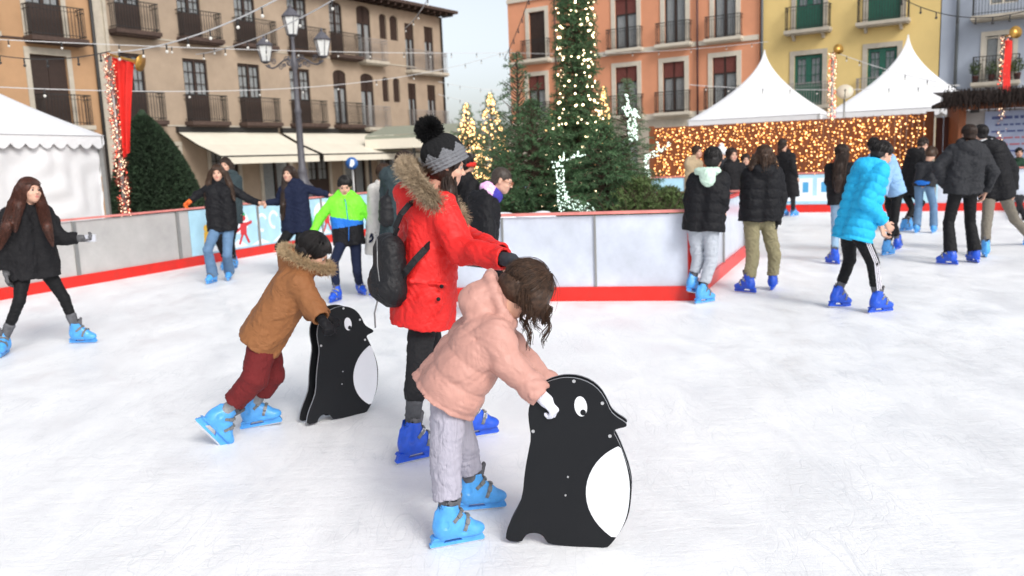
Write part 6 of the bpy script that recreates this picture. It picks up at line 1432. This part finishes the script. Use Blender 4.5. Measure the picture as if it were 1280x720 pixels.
# 9 behind him
P_('black haired skater with a red headscarf behind the boy with glasses', 60, (585, 204), (584, 226), (585, 292), [(580, 352), (590, 351)], [(575, 272), (597, 272)], s=1.0, coat=dict(m=C_BLACK2, r=.13, hood=True), hair=dict(m=H_BLACK, kind='long', n=120, rad=.005, cs=50, chains=[[(583, 206, 0, .05), (582, 225, -.02, .05)]]), extra=lambda I: (lambda s: (s.ring(I['hc'] + I['HR'][:, 2] * -.02, I['HR'][:, 0] * .087, I['HR'][:, 1] * .103, .011, .01, n=16, flat=(I['HR'][:, 2], 2.6)), s.wrinkle(.005, .05, 1), I['add']('red_headscarf', *s.mesh(), cloth('red knit', (.65, .03, .02)))))(SDF(I['hc'] - .2, I['hc'] + .2, .01)))
# 13 mint hood
def mint(I):
    s = SDF(I['nc'] - .3, I['nc'] + .35, .009); c = I['nc'] - I['Fs'] * .125 + I['Rs'] * .02; s.ell(c + [0, 0, -.03], (.085, .055, .10), np.stack([I['Rs'], I['Fs'], I['up']], 1), .02); s.ring(I['nc'] - I['Fs'] * .05 + [0, 0, .04], I['Rs'] * .10, I['Fs'] * .07, .035, .02); s.wrinkle(.010, .06, 4, sharp=True); I['add']('hood', *s.mesh(), C_MINT)
P_('teen in black puffer with mint green hood and grey sweatpants leaning on the island barrier', 28, (892, 199), (886, 219), (879, 285), [(865, 366, 9.0), (879, 379)], [(862, 268, .10), (905, 262, .02)], el=[(862, 250, .0), (904, 248, -.05)], kn=[(873, 324), (889, 326)], s=.95, Y=8.95, hyaw=40, hp=-8, fy=(40, 62), fp=(-14, 0),
   coat=dict(m=C_BLACK, r=.140, rb=.155, hem=.03, sl=(.075, .068, .056), q=(.010, .10), wr=.008, hood=False), trousers=dict(m=C_GREYP, th=.092, kn=.072, hem=.062, cuff=.10, wr=.010), hair=dict(m=H_BLACK, kind='long', n=220, rad=.004, cs=70, chains=[[(892, 200, -.04, .07), (889, 213, -.05, .06)]]), extra=mint, vox=.0085)
# 14 khaki trousers
P_('teen in black puffer and khaki trousers seen from behind', 6, (955, 196), (953, 213), (949, 275), [(934, 366), (966, 362)], [(937, 262, .06), (969, 281, -.02)], el=[(932, 245, .05), (977, 248, .0)], kn=[(941, 322), (968, 320)], s=.96, hyaw=6, hp=-10, fy=(-45, 25), fr_=(0, 0),
   coat=dict(m=C_BLACK, r=.150, rb=.155, hem=.01, sl=(.080, .070, .056), q=(.010, .11), wr=.008), trousers=dict(m=C_KHAKI, th=.096, kn=.075, hem=.070, cuff=.05, wr=.010), skcol='dark', glove=(None, C_BLACK), hair=dict(m=H_BROWN, kind='long', n=300, rad=.0045, cs=160, chains=[[(947, 195, -.02, .06), (940, 210, -.08, .05)], [(962, 195, -.02, .06), (969, 210, -.08, .05)], [(955, 196, -.06, .08), (955, 214, -.12, .07)]]), vox=.0085)
# 15-18 behind
P_('skater in beige jacket looking over the barrier, leftmost of the far group', 150, (872, 190), (867, 202), (868, 248), [(864, 292), (872, 292)], [(862, 232), (876, 232)], s=.98, Y=17.0, coat=dict(m=C_BEIGE), hair=dict(m=H_BROWN, kind='long', n=80, rad=.006), vox=.01)
P_('skater with white woolly hat in the far group behind the mint hooded teen', 10, (902, 192), (902, 204), (903, 248), [(899, 296), (908, 296)], [(893, 236), (912, 236)], s=.97, Y=16.5, coat=dict(m=C_CHAR), hair=False, extra=lambda I: (lambda s: (s.ell(I['hc'] + I['HR'][:, 2] * .05, (.10, .12, .10), I['HR'], .01), s.ell(I['hc'] + I['HR'][:, 2] * .16, (.045, .045, .045), None, .02), s.wrinkle(.008, .04, 1), I['add']('woolly_hat', *s.mesh(), C_WHITE)))(SDF(I['hc'] - .3, I['hc'] + .3, .01)), vox=.01)
P_('skater with dark ponytail and black coat in the far group, right of the white hat', 160, (915, 194), (917, 206), (919, 254), [(912, 308), (922, 308)], [(908, 240), (928, 240)], s=.97, Y=14.8, coat=dict(m=C_BLACK2, r=.14), hair=dict(m=H_DARK, kind='long', n=80, rad=.006, cs=40, chains=[[(914, 194, 0, .06), (909, 208, 0, .05)]]), vox=.01)
P_('small dark haired skater at the back, just left of the khaki trousered teen', 185, (932, 200), (932, 211), (932, 248), [(928, 288), (936, 288)], [(924, 234), (940, 234)], s=.9, Y=17, coat=dict(m=C_BLACK2), hair=dict(m=H_DARK, kind='long', n=80, rad=.006), vox=.01)
P_('tall skater in long black coat with patterned skates near the blue lettered barrier', 60, (979, 181), (983, 193), (987, 232), [(980, 270), (992, 270)], [(975, 196, -.1), (996, 222)], s=1.0, Y=18.9, coat=dict(m=C_BLACK2, hem=.25, r=.13), hair=dict(m=H_DARK, kind='long', n=80, rad=.006, cs=40, chains=[[(977, 180, 0, .06), (974, 194, 0, .05)]]), vox=.01)
# 19 long black hair light jeans
P_('girl with waist long dark hair, black top and light blue jeans', 30, (1053, 192), (1051, 207), (1053, 252), [(1042, 330), (1060, 327)], [(1037, 232, .08), (1066, 240, .05)], el=[(1036, 226, .0), (1068, 232, 0)], s=.95, hyaw=40, fy=(-20, 30), coat=dict(m=C_BLACK2, r=.125, rb=.125, hem=.04, hood=False), trousers=dict(m=C_JEANSL, th=.08, kn=.058, hem=.055), skcol='dark', hair=dict(m=H_DARK, kind='long', n=200, rad=.005, cs=160, chains=[[(1054, 192, -.05, .08), (1049, 208, -.1, .095), (1048, 224, -.13, .09), (1047, 238, -.13, .06)]]))
# 20 pale blue vest
P_('skater in pale blue padded jacket and black trousers bending behind the boy in cyan', 60, (1092, 183), (1101, 196), (1115, 241), [(1122, 312), (1109, 319)], [(1113, 245, -.1), (1104, 245, -.1)], s=1.0, hyaw=20, hp=-10, fy=(40, 60), coat=dict(m=C_PALEB, r=.130, rb=.13, hem=.02, q=(.008, .1)), trousers=dict(m=C_LEG, kn=.058, hem=.05), skcol=('dark', 'light'), hair=dict(m=H_BLACK, kind='short', n=80, rad=.005))
# 21 boy in cyan
def stripes(I):
    for k in (-1, 0, 1):
        mb = MB(); a, b_, c = I['hj_'][1] if 'hj_' in I else I['pc'] + I['R'] * .088 * I['s'], I['knee'][1], I['ank'][1]
        P = []; F_ = I['Fw']
        for t in np.linspace(.12, 1, 10): q = a + (b_ - a) * t; r = (.086 + (.060 - .086) * t) * I['s']; P.append(q + I['R'] * r * 1.02 + F_ * k * .019)
        for t in np.linspace(.06, .74, 8): q = b_ + (c - b_) * t; r = (.060 + (.052 - .060) * t) * I['s']; P.append(q + I['R'] * r * 1.02 + F_ * k * .019)
        P = [tuple(p) for p in P]
        for p, q in zip(P[:-1], P[1:]): mb.bar(p, q, .011, .008)
        part(mb, 'stripe', C_STRIPE, I['root'])
P_('boy in bright cyan puffer jacket and black tracksuit bottoms with white stripes', 78, (1103, 193), (1089, 208), (1067, 290), [(1047, 384), (1098, 391)], [(1101, 283, -.02), (1106, 278, -.05)], el=[(1090, 250, .05), (1082, 252, -.08)], kn=[(1062, 325, .05), (1091, 328)], s=.96, hyaw=78, hp=-26, syaw=70, fy=(70, 76), fp=(-6, 0),
   coat=dict(m=C_CYAN, r=.134, rb=.152, hem=.08, sl=(.080, .070, .057), q=(.016, .085), wr=.005, hood=False, pre=lambda c, I: (c.ell(I['nc'] - I['Fs'] * .10 + [0, 0, -.01], (.10, .075, .07), np.stack([I['Rs'], I['Fs'], I['up']], 1), .04), c.ring(I['nc'] + I['up'] * .03, I['Rs'] * .095, nrm(np.cross(I['up'], I['Rs'])) * .09, .035, .03))), trousers=dict(m=C_LEG, th=.088, kn=.062, hem=.054, cuff=.13), skcol='dark', hair=dict(m=H_BLACK, kind='short', n=300, rad=.004), male=True, extra=stripes, vox=.007, curl=.6)
# 22-23 bending pair
P_('skater all in black bending forward beside the girl in wide jeans', 70, (1154, 181), (1147, 192), (1133, 236), [(1131, 289), (1138, 287)], [(1155, 225), (1160, 222)], s=1.0, hp=-35, coat=dict(m=C_BLACK2, r=.13), hair=dict(m=H_DARK, kind='short', n=80, rad=.006), vox=.01)
P_('girl in wide light jeans and blue belt bending forward', 40, (1164, 193), (1160, 205), (1155, 233), [(1146, 291), (1167, 291)], [(1172, 228, -.05), (1150, 228, .1)], s=.9, hp=-45, hyaw=60, coat=dict(m=C_CHAR, r=.12, hem=.0, hood=False), trousers=dict(m=C_JEANS, th=.088, kn=.072, hem=.078, cuff=.0), hair=dict(m=H_BROWN, kind='puff', n=160, rad=.006), vox=.0095, extra=lambda I: (lambda s: (s.ring(I['pc'] + [0, 0, .07], I['R'] * .12, I['Fw'] * .10, .045, .01, n=16), s.wrinkle(.008, .05, 2), I['add']('blue_waistband', *s.mesh(), C_ROYAL)))(SDF(I['pc'] - .3, I['pc'] + .3, .01)))
# 24 man in dark jacket
P_('man in charcoal black hooded jacket and black flared trousers seen from behind', 2, (1211, 168), (1208, 184), (1204, 238), [(1186, 331), (1217, 328)], [(1181, 232, .1), (1232, 240, .1)], el=[(1172, 209, .02), (1241, 215, .02)], s=1.03, hyaw=8, fy=(-35, 0), coat=dict(m=C_CHAR, r=.150, rb=.150, hem=.04, sl=(.085, .075, .060), wr=.014), trousers=dict(m=C_LEG, th=.088, kn=.065, hem=.085, cuff=.02), skcol='dark', hair=dict(m=H_DARK, kind='short', n=160, rad=.005), male=True, vox=.0085)
# 25 khaki man
P_('person in black coat with white collar and grey khaki trousers', 22, (1225, 167), (1233, 181), (1246, 243), [(1231, 321), (1284, 306)], [(1236, 232, .15), (1267, 238, .02)], el=[(1228, 215, .05), (1266, 212, .02)], kn=[(1233, 282), (1268, 274)], s=1.03, hyaw=-10, fy=(20, 60), fr_=(0, 18), coat=dict(m=C_BLACK, r=.150, rb=.155, hem=.06, sl=(.085, .075, .060)), trousers=dict(m=C_KHAKI2, th=.088, kn=.065, hem=.060), hair=dict(m=H_BLACK, kind='short', n=160, rad=.005), vox=.009, extra=lambda I: (lambda s: (s.ring(I['nc'] + I['up'] * .055, I['Rs'] * .095, nrm(np.cross(I['up'], I['Rs'])) * .09, .036, .02, n=16), I['add']('white_collar', *s.mesh(), C_WHITE)))(SDF(I['nc'] - .3, I['nc'] + .3, .01)))
# 26 behind the far barrier
P_('person in dark green coat standing at the counter of the hut', 200, (1274, 191), (1274, 203), (1274, 240), [(1270, 275), (1280, 275)], [(1264, 228), (1284, 228)], s=.95, Y=20.3, skates=False, coat=dict(m=cloth('dark green', (.02, .05, .03))), hair=dict(m=H_BLACK, kind='short', n=60, rad=.006), group='people beyond the rink', vox=.01)
